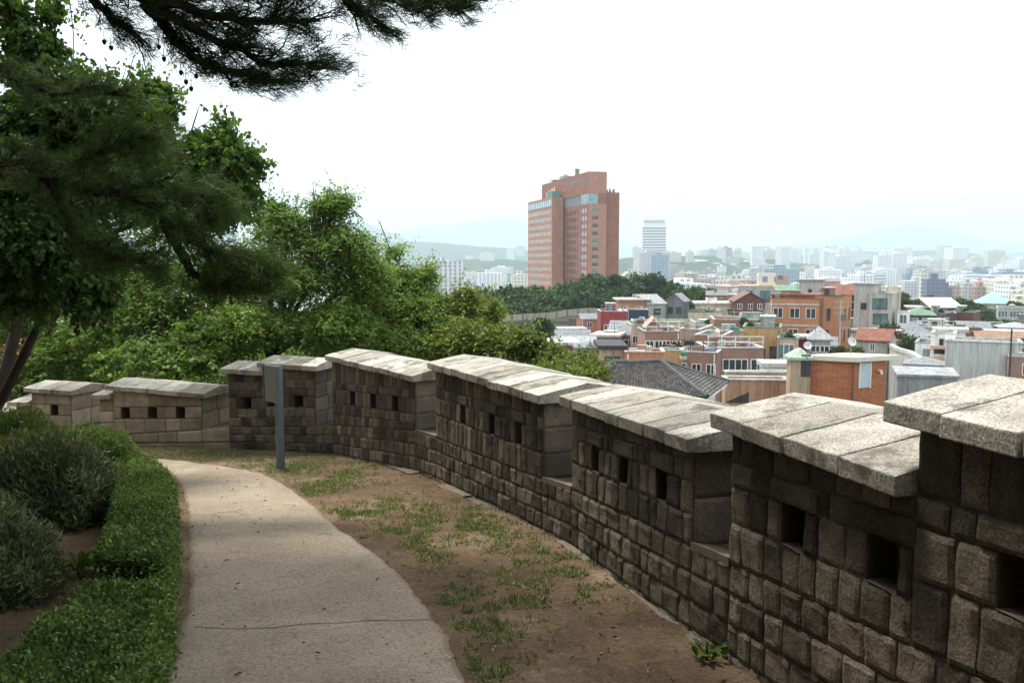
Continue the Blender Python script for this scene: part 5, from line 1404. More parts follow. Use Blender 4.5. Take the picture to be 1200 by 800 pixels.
for u in (-.05, .38): part_box(r0, 'downpipe', 'whiteroof', u * w0 - .03, u * w0 + .03, -.08, -.003, 0, H0)
part_box(r0, 'coping_strip', 'frame_white', -w0 / 2 - .05, w0 / 2 + .05, -.12, -.062, H0 - .05, H0 + .12)
dd = house('angled pale end bay of the sheet-clad building', 1186, 1192, 401, 74.5, 62, 3, 'concrete', 'flat', 'concrete', 0, 0, name='building_bay', cat='building')

# green dome tank, stair lane wall, rooftop odds and ends
def tank(label, px, py, Y, r, h, mat, dome=True, cat='water tank'):
    c = P(px, py, Y); root = empty('water_tank', (c.x, c.y, c.z - h)); tag(root, label, cat)
    m = MB(); m.tube([(0, 0, 0), (0, 0, h * .7), (0, 0, h * .9), (0, 0, h)], [r, r, r * .8, r * .25], 14); m.build('tank', C[mat], root, smooth=True)
    m = MB(); m.box(-r * 1.1, r * 1.1, -r * 1.1, r * 1.1, -.25, -.003); m.build('stand', C['concrete'], root)
tank('big green domed water tank on the pale-green roof', 794, 376, 106, .75, 1.2, 'tank_green'); tank('orange-yellow water tank by the white little house', 681, 385, 113, .35, .9, 'yellow'); tank('slim white water tank on the round brick house', 841, 385, 85, .22, .9, 'frame_white'); tank('small green water tank beside the terrace canopy', 801, 411, 67, .22, .4, 'tank_green')
tank('white water tank on the cluttered pale roof, left of its railing end', 858, 402, 75, .3, .55, 'frame_white'); tank('light grey water tank on the grey slab apartment roof', 1186, 356, 194, .7, 1.1, 'metal')

def ac(px, py, Y, s_=1.0):
    c = P(px, py, Y); root = empty('air_conditioner', c, R.uniform(-1.6, 1.6)); tag(root, 'off-white air conditioner box standing on a roof terrace or ledge', 'air conditioner', 'air conditioner boxes on the roofs')
    m = MB(); m.box(-.42 * s_, .42 * s_, -.17, .17, 0, .62 * s_); m.build('casing', C['whiteroof'], root, bevel=.02)
    m = MB(); m.tube([(0, -.172, .31 * s_), (0, -.20, .31 * s_)], [.24 * s_, .22 * s_], 12); m.build('fan_grille', C['dgrey'], root)
for q_ in [(846, 404, 75, .7), (880, 407, 73, .7), (806, 411, 72, .7), (858, 385, 90, .8), (786, 387, 82, .7), (868, 372, 111, .9), (752, 376, 106, .8), (716, 362, 135, .9), (744, 349, 148, 1), (1110, 386, 81, .8), (830, 363, 125, .9), (752, 411, 65, .6)]: ac(*q_)

def aerial(px, py, Y, h):
    c = P(px, py, Y); root = empty('tv_aerial', c, R.uniform(0, 3)); tag(root, 'thin television aerial standing on a roof', 'aerial', 'television aerials on the roofs')
    m = MB(); m.tube([(0, 0, -.3), (0, 0, h)], [.03, .025], 5); m.build('mast', C['frame_dark'], root)
    m = MB(); m.box(-.55, .55, -.015, .015, h - .12, h - .09)
    for k in range(6): m.box(-.5 + k * .2, -.48 + k * .2, -.3 + .03 * k, .3 - .03 * k, h - .085, h - .065)
    m.build('antenna', C['metal'], root)
for q_ in [(848, 403, 75, 1.6), (811, 411, 71, 1.4), (771, 386, 82, 1.8), (893, 381, 90, 1.7), (830, 363, 124, 2.2), (732, 350, 148, 2.4), (934, 346, 114, 2.0), (1013, 333, 127, 2.2), (1083, 366, 136, 2.0), (1104, 386, 80, 1.5), (1140, 399, 75, 1.3), (720, 394, 97, 1.6), (882, 353, 140, 2.2), (668, 386, 113, 1.6), (955, 398, 87, 1.4)]: aerial(*q_)
for lab, px, py, Y, r, h, mt in [('rust-brown water tank on the long brick block', 846, 371, 111, .45, .9, 'redroof'), ('yellowed water tank behind the terrace railing', 884, 404, 75, .28, .6, 'cream'), ('blue-grey water tank on the ochre wing', 852, 386, 91, .35, .7, 'bluegrey'), ('pale green water tank at the end of the pale-green roof', 764, 376, 107, .45, .7, 'palegreen'), ('white water tank on the crimson house terrace', 726, 362, 135, .45, .8, 'frame_white'), ('steel water tank on the sheet-clad building', 1160, 398, 75, .3, .5, 'metal'), ('dull blue water tank on the red house roof edge', 1098, 357, 160, .6, .9, 'bluegrey'), ('tan water tank on the beige parapet house', 842, 362, 126, .4, .8, 'tan')]: tank(lab, px, py, Y, r, h, mt)

def lane_wall():
    pts = [(1030, 393, 100), (1038, 404, 92), (1050, 411, 84), (1064, 415, 77), (1078, 424, 70)]
    root = empty('lane_wall', tuple(P(1050, 430, 84))); tag(root, 'curving grey retaining wall with a white parapet along the stair lane', 'wall'); b0 = Vector(root.location)
    m, m2 = MB(), MB()
    for (a, b) in zip(pts, pts[1:]):
        p, q_ = P(*a), P(*b); d = (q_ - p); n = Vector((-d.y, d.x, 0)).normalized() * .35; dn = Vector((0, 0, -6))
        m.add([v - b0 for v in (p + dn, q_ + dn, q_, p, p + dn + n, q_ + dn + n, q_ + n, p + n)], [(0,1,2,3),(7,6,5,4),(0,4,5,1),(1,5,6,2),(2,6,7,3),(3,7,4,0)])
        up = Vector((0, 0, .32)); k = n * .15
        m2.add([v - b0 for v in (p - k, q_ - k, q_ - k + up, p - k + up, p + n + k, q_ + n + k, q_ + n + k + up, p + n + k + up)], [(0,1,2,3),(7,6,5,4),(0,4,5,1),(1,5,6,2),(2,6,7,3),(3,7,4,0)])
    m.build('wall_face', C['concrete'], root); m2.build('parapet', C['whiteroof'], root)
lane_wall()

def pole(label, px, ytop, ybot, Y, r=.09, arms=2, mat='metal', lean=0):
    a, b = P(px, ytop, Y), P(px, ybot, Y); root = empty('utility_pole', b); tag(root, label, 'utility pole'); h = a.z - b.z
    m = MB(); m.tube([(0, 0, -3), (lean * h, 0, h)], [r, r * .7], 7); m.build('pole', C[mat], root)
    for k in range(arms):
        m = MB(); z = h - .35 - k * .7; m.box(-.9, .9, -.05, .05, z, z + .09)
        for u in (-.8, -.3, .3, .8): m.tube([(u, 0, z + .09), (u, 0, z + .28)], [.04, .05], 5)
        m.build('crossarm', C['metal'], root)
    if arms: m = MB(); m.tube([(.28, 0, h - 2.6), (.28, 0, h - 1.8)], [.22, .22], 9); m.build('transformer', C['dgrey'], root)
pole('grey utility pole in front of the grove beside the white cube room', 837, 325, 352, 148, .11, 1)
pole('tall pale utility pole with crossarms right of the orange apartment block', 984, 351, 402, 104, .12, 3, 'concrete')
pole('dark utility pole in front of the corrugated-sheet wall', 1183, 385, 434, 64, .09, 0, 'frame_dark')
pole('short lamp-like pole standing in front of the dark knoll trees', 1150, 384, 399, 100, .07, 0, 'whiteroof')
pole('slim black aerial mast by the red tiled cottage', 996, 381, 402, 88, .04, 1, 'frame_dark')
# infill: small houses seen between the named ones
slots = [(900, 371, 150), (852, 346, 190), (880, 366, 150), (790, 370, 152), (1150, 376, 175), (1128, 372, 185), (600, 378, 180), (585, 384, 150), (975, 330, 260), (880, 338, 230), (1010, 345, 240), (1064, 352, 240), (1205, 376, 150), (925, 372, 160), (1045, 372, 160), (1000, 372, 150), (730, 372, 150), (1085, 378, 160), (612, 391, 135), (634, 396, 122), (672, 396, 104), (710, 399, 98), (735, 396, 100), (748, 393, 99), (828, 379, 116), (852, 378, 117), (884, 396, 97), (897, 402, 92), (940, 405, 92), (958, 405, 92), (1000, 381, 128), (1018, 388, 116), (1062, 384, 126), (1100, 380, 130), (1120, 379, 134), (1136, 384, 130), (1160, 384, 136), (1185, 390, 122), (1063, 399, 98), (1048, 399, 98), (920, 342, 200), (840, 346, 178), (868, 347, 176), (985, 344, 180), (700, 374, 148), (716, 372, 150), (745, 371, 146), (760, 371, 150), (1226, 420, 70), (1245, 404, 92), (1275, 398, 100), (1262, 388, 125), (1300, 410, 84), (1330, 396, 108), (1318, 382, 140), (1236, 378, 150), (1370, 402, 96), (1290, 374, 165), (1350, 378, 155), (1410, 392, 112)]
for i, (px, py, Y) in enumerate(slots):
    k = i % 3
    w = R.uniform(3.6, 6)
    wl, rf, rm, lab, gr = [('b_brown', 'flat', 'greyroof', 'ordinary brown brick house with a grey flat roof, one of those wedged between larger houses', 'small brown houses filling the valley'),
                           ('concrete', 'slab', 'whiteroof', 'plain pale rendered house with a white roof slab, one of those wedged between larger houses', 'small pale houses filling the valley'),
                           ('b_red', 'gable', 'slate', 'little red brick house with a dark gabled roof, one of those wedged between larger houses', 'small red gabled houses filling the valley')][k]
    house(lab, px - w * 500 / Y, px + w * 500 / Y, py, Y, R.uniform(-16, 16), w * .8, wl, rf, rm, 2, 2, (.9, .95), 'frame_white', 'glass', top=.5, rise=.8, over=.15, group=gr)

# small things kept on the roof terraces
def on_terrace(t, u, v): x, y, a, w, d, z, rf = t; return Vector((x + u * math.cos(a) - v * math.sin(a), y + u * math.sin(a) + v * math.cos(a), z))
kinds = [('storage_box', 'low storage box standing on a roof terrace', 'box', 'storage boxes on the roof terraces'), ('plant_trough', 'long plant trough standing on a roof terrace', 'planter', 'plant troughs on the roof terraces'), ('paint_drum', 'upright drum standing on a roof terrace', 'drum', 'drums on the roof terraces')]
for t in TERR:
    if t[6] not in ('flat',): continue
    for j in range(R.choice([2, 3, 4, 5])):
        k = R.randrange(3); nm, lb, ct, gp = kinds[k]
        p = on_terrace(t, R.uniform(-t[3] / 2 + .5, t[3] / 2 - .5), R.uniform(.35, max(.5, t[4] - .6))); p.z -= .415
        m = MB()
        if k == 0: a_, b_, c_ = R.uniform(.25, .5), R.uniform(.2, .35), R.uniform(.55, .95); m.box(-a_, a_, -b_, b_, 0, c_); m.box(-a_ - .03, a_ + .03, -b_ - .03, b_ + .03, c_ + .001, c_ + .06)
        elif k == 1:
            m.box(-.6, .6, -.18, .18, 0, .55)
        else: m.tube([(0, 0, 0), (0, 0, .8), (0, 0, .82)], [.24, .24, .18], 9)
        o = m.build(nm, C[R.choice(['grey', 'bluegrey', 'whiteroof', 'brown', 'tan', 'teal', 'greyroof', 'concrete'])]); o.location = p; o.rotation_euler.z = t[2] + R.uniform(-.2, .2); tag(o, lb, ct, gp)

# ------------------------------------------------------------------ fortress wall below the grove
def fortress():
    pts = [(560, 370, 178), (600, 369, 176), (640, 367, 172), (665, 363, 168), (690, 361, 165), (712, 363, 166)]
    b0 = P(650, 390, 170); root = empty('fortress_wall', b0); tag(root, 'old dark stone fortress wall with pale battlements below the wooded grove', 'wall')
    m, m2 = MB(), MB()
    pp = [P(*q) for q in pts]
    for a, b in zip(pp, pp[1:]):
        n = Vector((-(b - a).y, (b - a).x, 0)).normalized() * 2.0; dn = Vector((0, 0, -9))
        a2, b2 = a - Vector((0, 0, 1.2)), b - Vector((0, 0, 1.2))
        m.add([v - b0 for v in (a2 + dn, b2 + dn, b2, a2, a2 + dn + n, b2 + dn + n, b2 + n, a2 + n)], [(0,1,2,3),(7,6,5,4),(0,4,5,1),(1,5,6,2),(2,6,7,3),(3,7,4,0)])
        L = (b - a).length; k = int(L / 2.2)
        for j in range(k):
            s, e = a2.lerp(b2, (j + .06) / k), a2.lerp(b2, (j + .9) / k); up = Vector((0, 0, 1.25)); t = n * .4
            m2.add([v - b0 for v in (s, e, e + up, s + up, s + t, e + t, e + t + up, s + t + up)], [(0,1,2,3),(7,6,5,4),(0,4,5,1),(1,5,6,2),(2,6,7,3),(3,7,4,0)])
    m.build('wall_face', C['fort'], root); m2.build('battlement', C['batt'], root)
cm('batt', (.27, .245, .20)); C['fort'] = brick_mat('fortress_stone', (.085, .075, .062), (.19, .17, .14), (.05, .045, .038), 1, (.95, .6))
fortress()

# ------------------------------------------------------------------ wooded grove and hill trees
def tree_mesh(kind, seed):
    """foliage of a distant broadleaf tree: leaf clumps through uneven lobes (unit: metres, crown radius about 4)"""
    rg = np.random.default_rng(seed); Vs, Fs, Ts = [], [], []; off = 0
    lob = [(np.array([0, 0, 6.5]), np.array([2.3, 2.3, 2.2]))] + [(np.array([rg.uniform(-2.4, 2.4), rg.uniform(-2.4, 2.4), rg.uniform(3.0, 7.9)]), np.array([rg.uniform(1.0, 2.0)] * 2 + [rg.uniform(.8, 1.5)])) for _ in range(9)]
    for c, r_ in lob:
        n = 300; d = nor(rg.normal(size=(n, 3)) + np.array([0, 0, .35])); p = c + d * r_ * (.6 + .55 * rg.random((n, 1)))
        ax = nor(d * .4 + rg.normal(size=(n, 3)) + np.array([0, 0, -.1])); nr = nor(d + rg.normal(size=(n, 3)) * .5 + np.array([0, 0, .5]))
        V, F_, k = leaf_arrays(p, ax, nr, .5 + .5 * rg.random(n), .36 + .26 * rg.random(n), .25, 'rhomb')
        Vs.append(V); Fs.append(F_ + off); off += len(V); Ts.append(np.clip(np.repeat(rg.normal(rg.uniform(.2, .8), .2, n), k), 0, 1))
    return np.concatenate(Vs), np.concatenate(Fs), np.concatenate(Ts)
CRM, TRM = [], []
for s in range(4):
    V, F_, T_ = tree_mesh('b', 100 + s); o = raw_mesh('crown', V, F_, T_, M['leaf_far']); CRM.append(o.data); bpy.data.objects.remove(o)
    m = MB(); m.tube([(0, 0, -2), (0.1, 0, 2.4), (0, .1, 6)], [.32, .26, .1], 7)
    for k in range(5): an = k * 1.3 + s; m.tube([(0.05, 0, 2.6 + .3 * k), (1.7 * math.cos(an), 1.7 * math.sin(an), 5 + .3 * k)], [.12, .04], 5)
    o = m.build('trunk', M['bark']); TRM.append(o.data); bpy.data.objects.remove(o)

def far_tree(label, px, ytop, Y, sc, group, k, base=None):
    c = P(px, ytop, Y); z = T(c.x, c.y); s = sc
    H = 9.0 * s; zb = c.z - H
    root = empty('grove_tree', (c.x, c.y, zb)); tag(root, label, 'tree', group); root.rotation_euler.z = R.uniform(0, 6.28); root.scale = (s * R.uniform(.92, 1.12), s * R.uniform(.92, 1.12), s)
    for me, nm in ((CRM[k % 4], 'crown'), (TRM[k % 4], 'trunk')):
        o = bpy.data.objects.new(nm, me); COL.objects.link(o); o.parent = root
    if zb > z + .2: TRX.append((c.x, c.y, z, zb))
    return root
TRX = []
G1 = 'trees of the dark grove below the brick tower'; L1 = 'dark green broadleaf tree in the grove along the foot of the brick tower'
gx = [(566, 333, 205), (578, 335, 195), (592, 337, 200), (606, 338, 190), (620, 336, 198), (632, 333, 205), (645, 334, 192), (658, 331, 200), (668, 326, 212), (680, 322, 218), (692, 321, 208), (705, 320, 220), (718, 319, 214), (731, 318, 222), (744, 319, 216), (757, 318, 224), (768, 321, 215), (779, 324, 222), (790, 329, 212), (800, 333, 206),
      (585, 350, 184), (612, 352, 182), (636, 350, 183), (660, 346, 184), (684, 342, 186), (706, 340, 190), (728, 338, 194), (748, 338, 196), (770, 342, 198), (788, 345, 196), (552, 338, 205)]
for i, (px, py, Y) in enumerate(gx[::2] + gx[21::4]): far_tree(L1, px, py + R.uniform(-3, 6), Y, R.uniform(1.15, 1.9), G1, i)
G2 = 'paler trees at the right end of the grove'; L2 = 'brighter green tree at the right end of the grove beside the pole'
for i, (px, py, Y) in enumerate([(814, 336, 196), (826, 338, 190), (840, 344, 186), (806, 352, 178), (850, 348, 182)]): far_tree(L2, px, py, Y, .8, G2, i + 1)
G3 = 'trees on the dark knoll at the right'; L3 = 'dark rounded tree on the knoll below the blue-grey office block'
for i, (px, py, Y) in enumerate([(1072, 352, 215), (1086, 350, 210), (1099, 347, 212), (1112, 347, 208), (1124, 349, 212), (1136, 352, 206), (1146, 357, 205), (1105, 354, 202), (1130, 360, 200)]): far_tree(L3, px, py, Y, .95, G3, i)
G4 = 'lower olive trees at the right edge of the knoll'; L4 = 'olive tree below the knoll, in front of the turquoise roof'
for i, (px, py, Y) in enumerate([(1142, 371, 150), (1158, 369, 152), (1168, 375, 146), (1130, 381, 140)]): far_tree(L4, px, py, Y, .72, G4, i)
for i, (px, py, Y, sc, lab) in enumerate([(1043, 379, 105, .72, 'leafy tree in front of the modern concrete building'), (1056, 343, 170, .7, 'dark tree just right of the cream concrete block'), (1068, 392, 98, .5, 'bushy tree left of the white lattice-window house'), (1005, 405, 80, .28, 'low bush behind the slab roof of the brick hut'), (985, 405, 80, .22, 'tiny round bush left of the larger hut-roof bush'),
                               (786, 402, 76, .42, 'roof-garden bush on the brick canopy house'), (628, 373, 112, .72, 'olive-green tree in front of the fortress wall'), (560, 350, 120, .9, 'thin yellowish tree left of the grove'), (896, 372, 106, .2, 'potted shrub on the planted roof terrace'), (872, 372, 107, .18, 'second smaller shrub on the planted roof terrace'), (1192, 353, 200, .5, 'tree behind the grey slab apartments at the right edge'), (470, 318, 150, 1.1, 'dark pointed tree left of the white slab complex')]):
    far_tree(lab, px, py, Y, sc, None, i)

pl = [t for t in TERR if t[6] == 'flat']
for i in range(26):
    t = R.choice(pl); p = on_terrace(t, R.uniform(-t[3] / 2 + .4, t[3] / 2 - .4), R.uniform(.3, max(.5, t[4] - .5))); p.z -= .6
    root = empty('terrace_plant', p, R.uniform(0, 6)); k_ = R.uniform(.09, .16); root.scale = (k_, k_, k_); tag(root, 'small potted green plant on a roof terrace', 'potted plant', 'potted plants on the roof terraces')
    o = bpy.data.objects.new('foliage', CRM[i % 4]); COL.objects.link(o); o.parent = root; o.location.z = -1.0
    m = MB(); m.tube([(0, 0, 0), (0, 0, 3.2)], [1.5, 1.9], 8); o = m.build('pot', C['brown'], root)

# ------------------------------------------------------------------ brick tower
def tower():
    Bc = P(689, 300, 368); z0 = -24.0
    root = empty('brick_tower', (Bc.x, 368, z0), math.radians(15)); tag(root, 'tall red-brown brick tower with stepped wings rising above the grove', 'tower')
    z = lambda h: h - z0
    top, wt, rt = z(39.8), z(31.2), z(31.4)
    m = MB()
    m.box(0, 8.3, 0, 68, 0, z(26.2)); m.box(.5, 8.3, .5, 68, z(26.2), z(30.6)); m.box(0, 8.3, 0, 68, z(30.6), top)
    m.build('main_block', [C['b_tower'], C['b_tower_lit']], root)
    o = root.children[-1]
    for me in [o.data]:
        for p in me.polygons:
            if p.normal.x < -.9: p.material_index = 1  # left face takes a lighter copy of the brick: sunlight painted in
    m = MB(); m.box(-6.3, -.9, 31, 71, 0, wt); m.build('left_wing', [C['b_tower_lit'], C['b_tower_shaded']], root)
    for p in root.children[-1].data.polygons: p.material_index = 1 if p.normal.y < -.9 else 0  # wing front takes a darker brick copy: shade painted in, other faces lit
    m = MB(); m.box(9.3, 15.2, 2.5, 55, 0, rt); m.build('right_wing', C['b_tower'], root)
    m = MB(); m.box(8.302, 9.298, 4.2, 50, 0, z(30)); m.box(-.898, -.002, 33, 66, 0, z(29)); m.build('recess', C['dgrey'], root)
    for k in range(13):
        s = MB(); s.box(8.31, 9.29, 3.8, 4.195, z(29.0 - 3.3 * k) , z(29.25 - 3.3 * k)); s.build('landing', C['metal'], root)
    # lounge glazing wrapping the corner
    m = MB(); m.box(.02, 4.3, .02, .49, z(26.25), z(30.55)); m.box(.02, .49, .492, 9.5, z(26.25), z(30.55)); g = m.build('lounge_window', C['glass_sky'], root)
    m = MB(); m.box(.2, .498, 9.52, 34, z(26.25), z(30.55)); m.build('lounge_shade', C['dgrey'], root)
    f = MB()
    for k in range(9): f.box(-.03, .018, .05 + k * 1.15, .17 + k * 1.15, z(26.25), z(30.55))
    for k in range(5): f.box(.05 + k * 1.03, .17 + k * 1.03, -.03, .018, z(26.25), z(30.55))
    f.build('mullion', C['metal'], g)
    m = MB(); m.box(4.32, 8.3, .02, .495, z(26.2) + .002, z(30.6) - .002); m.build('pier', C['b_tower'], root)
    m = MB(); m.box(-6.42, -6.304, 32, 70.5, z(27.0), z(29.9)); g = m.build('wing_window_band', C['glass_sky'], root)
    f = MB()
    for k in range(14): f.box(-6.48, -6.422, 32 + k * 2.95, 32.25 + k * 2.95, z(27.0), z(29.9))
    f.build('mullion', C['frame_white'], g)
    n = 0
    for r_ in range(11):
        zz = z(22.6 - 3.3 * r_)
        for k in range(8):
            w0 = 2.2 + k * 3.45
            m = MB(); m.box(-.05, .04, w0, w0 + 1.8, zz - .1, zz + 1.8); m.build('window', C['glass' if k > 1 else 'glass_pale'], root)
        m = MB(); m.box(1.8, 4.5, -.05, .04, zz + .1, zz + 1.7); w_ = m.build('window', C['glass' if r_ % 4 else 'glass_teal'], root)
        m = MB(); m.box(1.8, 4.5, -.08, -.052, zz - .15, zz + .08); m.build('sill', C['concrete'], w_)
    m = MB()
    for r_ in range(12):
        zz = z(23.6 - 3.3 * r_)
        for k in range(12): w0 = 33.5 + k * 3.1; m.box(-6.35, -6.28, w0, w0 + 1.5, zz, zz + 1.7)
    o = m.build('wing_windows', C['glass_pale'], root); o['kind'] = 'stuff'
    for a, b, c, d in [(2.2 + k * 2.7, 3.3 + k * 2.7, 36.0, 38.0) for k in range(11)] + [(25 + k * 2.7, 26 + k * 2.7, 33.3, 35) for k in range(4)] + [(6.5, 8, 33.8, 35)]:
        m = MB(); m.box(-.05, .04, a, b, z(c), z(d)); m.build('window', C['glass'], root)
    # white roof sign strokes on the far end of the left face
    m = MB()
    for (a, b, c, d) in [(58, 59.2, 32.6, 35.4), (54.5, 55.7, 33.4, 36), (50, 51.2, 33.0, 36.6), (46.5, 47.5, 33.5, 36.8), (47.5, 50, 34.8, 35.4)]:
        m.box(-.28, -.02, a, b, z(c), z(d))
    m.build('roof_sign', C['frame_white'], root)
    # plant on the roof
    m = MB(); m.tube([(2.6, 22, top - .3), (2.6, 22, top + 2.9)], [1.0, 1.0], 12); m.tube([(2.6, 22, top + 2.9), (2.6, 22, top + 3.3)], [1.15, 1.15], 12); m.build('roof_tank', C['tankgrey'], root)
    m = MB(); m.box(1, 5, 37, 43, top + .002, top + 1.7); m.tube([(3, 40, top + 1.7), (3, 40, top + 2.8)], [1.3, .6], 10); m.build('cooling_unit', C['metal'], root)
    m = MB(); m.tube([(3, 31, top), (3, 31, top + 6.4)], [.14, .08], 6); m.box(2.2, 3.8, 30.9, 31.1, top + 5.2, top + 5.3); m.build('antenna_mast', C['frame_white'], root)
    m = MB(); m.tube([(6, 4, top), (6, 4, top + 1.8)], [.1, .06], 6); m.build('lightning_rod', C['metal'], root)
    m = MB(); m.box(1.5, 5.5, 52, 60, top + 1.0, top + 1.25); m.tube([(3.5, 56, top), (3.5, 56, top + 1.0)], [.6, .6], 8); m.build('helipad_deck', C['dgrey'], root)
    m = MB(); m.box(-5.4, -1.6, 34, 42, wt + .002, wt + 2.9); m.build('wing_plant_room', C['teal'], root)
    m = MB()
    for k in range(6): m.tube([(10 + k * .8, 5 + (k % 2), rt), (10 + k * .8, 5 + (k % 2), rt + 1 + .4 * (k % 3))], [.5, .35], 6)
    m.build('roof_equipment', C['dgrey'], root)
C['b_tower_shaded'] = brick_mat('tower_shaded_brick', (.25, .085, .07), (.31, .115, .09), (.26, .12, .1), 4.0); C['tankgrey'] = simple('tank_grey', (.16, .20, .19), .6, .1, 1)
tower()

# ------------------------------------------------------------------ hazy far city
def hills_fn():
    hs = [(800, 2150, 330, 330, 64), (1042, 2700, 150, 260, 62), (1118, 2350, 130, 200, 44), (575, 2700, 320, 320, 58), (940, 3300, 420, 420, 50), (668, 2900, 260, 300, 50)]
    return [((px - 600) / 1000 * Y, Y, sx, sy, h) for px, Y, sx, sy, h in hs]
HB = hills_fn()
def city_z(x, y):
    z = T(x, y)
    for hx, hy, sx, sy, h in HB: z += h * math.exp(-.5 * (((x - hx) / sx) ** 2 + ((y - hy) / sy) ** 2))
    return z
for i, (hx, hy, sx, sy, h) in enumerate(HB):
    n = 40; V = []; 
    for j in range(n + 1):
        for k in range(n + 1):
            x, y = hx + (k / n - .5) * 6 * sx, hy + (j / n - .5) * 6 * sy
            e = math.exp(-.5 * (((x - hx) / sx) ** 2 + ((y - hy) / sy) ** 2)); V.append((x, y, T(x, y) - 3 + h * e + (6 * mnoise.noise((x * .012, y * .012, i)) + 4 * mnoise.noise((x * .04, y * .04, i))) * min(1, e * 3)))
    f = [(j*(n+1) + k, j*(n+1) + k + 1, (j+1)*(n+1) + k + 1, (j+1)*(n+1) + k) for j in range(n) for k in range(n)]
    o = raw_mesh('wooded_hill', np.array(V), np.array(f), np.zeros(len(f)), M['hill']); tag(o, kind='structure'); o.data.polygons.foreach_set('use_smooth', [True] * len(f))

def ridge(prof, Y, depth, mat, name, jag=.02, xpad=1.0):
    """mountain ridge: crest through the given (px, py) at distance Y, falling away in front and behind"""
    pts = [P(px, py, Y) for px, py in prof]; x = np.array([p.x for p in pts]); zc = np.array([p.z for p in pts])
    n, m = 150, 16; xs = np.linspace(x[0], x[-1], n); zs = np.interp(xs, x, zc); V = []
    for j in range(m + 1):
        v = j / m * 2 - 1
        for k in range(n):
            edge = min(1, min(k, n - 1 - k) / 12); b = T(xs[k], Y) - 30
            hgt = (zs[k] - b) * (1 - abs(v) ** 1.35) * edge
            nn = mnoise.noise((xs[k] / depth * 3, v * 2, Y)) + .5 * mnoise.noise((xs[k] / depth * 9, v * 5, Y)) + .25 * mnoise.noise((xs[k] / depth * 27, v * 12, Y))
            V.append((xs[k], Y + v * depth, b + hgt * (1 + jag * 4 * nn * (.35 + abs(v)))))
    f = [(j*n + k, j*n + k + 1, (j+1)*n + k + 1, (j+1)*n + k) for j in range(m) for k in range(n - 1)]
    o = raw_mesh(name, np.array(V), np.array(f), np.zeros(len(f)), M[mat]); tag(o, kind='structure'); o.data.polygons.foreach_set('use_smooth', [True] * len(f))
ridge([(330, 300), (380, 290), (430, 284), (490, 283), (540, 287), (590, 290), (640, 296), (700, 304)], 4300, 700, 'mount', 'hills')
ridge([(880, 308), (930, 300), (985, 293), (1040, 296), (1090, 293), (1125, 294), (1150, 299), (1180, 306), (1230, 311)], 4600, 600, 'mount', 'hills')
ridge([(300, 285), (360, 272), (400, 262), (425, 259), (450, 270), (480, 282), (530, 296)], 6200, 900, 'mount', 'mountain')
ridge([(430, 290), (470, 272), (510, 264), (560, 259), (590, 255), (630, 260), (700, 276), (760, 292)], 10500, 1500, 'mount', 'mountain')
ridge([(850, 300), (940, 286), (1000, 277), (1040, 265), (1065, 263), (1110, 270), (1160, 281), (1230, 290), (1300, 296)], 10000, 1500, 'mount', 'mountain')
ridge([(1140, 303), (1180, 298), (1230, 292), (1300, 290)], 6500, 700, 'mount', 'mountain')

FM = {}
def fm(k, wall, gl, **kw): FM[k] = facade_mat('facade_' + k, wall, gl, **kw)
fm('white', (.72, .73, .72), (.20, .25, .28)); fm('cream', (.60, .56, .48), (.18, .20, .22)); fm('grey', (.42, .43, .44), (.14, .17, .20)); fm('blue', (.24, .32, .40), (.10, .15, .20), fx=.7, fz=.6); fm('brown', (.36, .26, .21), (.12, .12, .13)); fm('slab', (.70, .71, .70), (.24, .30, .33), wx=4.4, wz=2.9, fx=.6, fz=.55)
fm('dkblue', (.10, .125, .19), (.06, .08, .13), fx=.6); fm('fins', (.56, .58, .58), (.20, .23, .25), wx=5.0, wz=4.0, fx=.55, fz=.8); fm('bands', (.66, .68, .69), (.20, .26, .30), wx=900, wz=3.6, fx=1.1, fz=.5)

def block(label, px0, px1, ytop, Y, mat, yaw=0, depth=None, group=None, cat='building', name='city_block', pent=True, cap=None):
    c = P((px0 + px1) / 2, ytop, Y); w = (px1 - px0) / 1000 * Y; d = depth or w * .7; zb = city_z(c.x, Y + d / 2) - 14; H = c.z - zb
    if H < 8: return None
    m = MB(); m.box(-w / 2, w / 2, 0, d, 0, H)
    if pent: m.box(-w * .22, w * .12, d * .2, d * .6, H, H + min(4, H * .08 + 1.5))
    o = m.build(name, FM[mat]); o.location = (c.x, Y, zb); o.rotation_euler.z = math.radians(yaw); tag(o, label, cat, group)
    return o

# the landmarks of the far city, each on its own
def white_tower():
    c = P(767, 257, 1250); w = 33; zb = city_z(c.x, 1250) - 8; H = c.z - zb
    root = empty('white_tower', (c.x, 1250, zb), math.radians(-7)); tag(root, 'slim white office tower with horizontal window bands right of the brick tower', 'tower')
    m = MB(); m.box(-w / 2, w / 2, 0, 30, 0, H); m.box(-w / 2 + 3, w / 2 - 3, 3, 27, H, H + 4.5); m.tube([(0, 14, H + 4.5), (0, 14, H + 22)], [.7, .4], 6); m.build('wall', C['white'], root)
    for k in range(16):
        z_ = H - 14 - k * 4.0
        if z_ < 6: break
        b = MB(); b.box(-w / 2 - .25, w / 2 + .25, -.25, 30.2, z_, z_ + 1.9); b.build('window_band', C['glass_blue'], root)
    s = MB(); s.box(-w / 2 + 2, w / 2 - 2, -.4, -.02, H - 5.5, H - 1.5); s.build('crown_band', C['whiteroof'], root)
C['glass_blue'] = glass('blue_glass', (.16, .22, .26), .2)
white_tower()
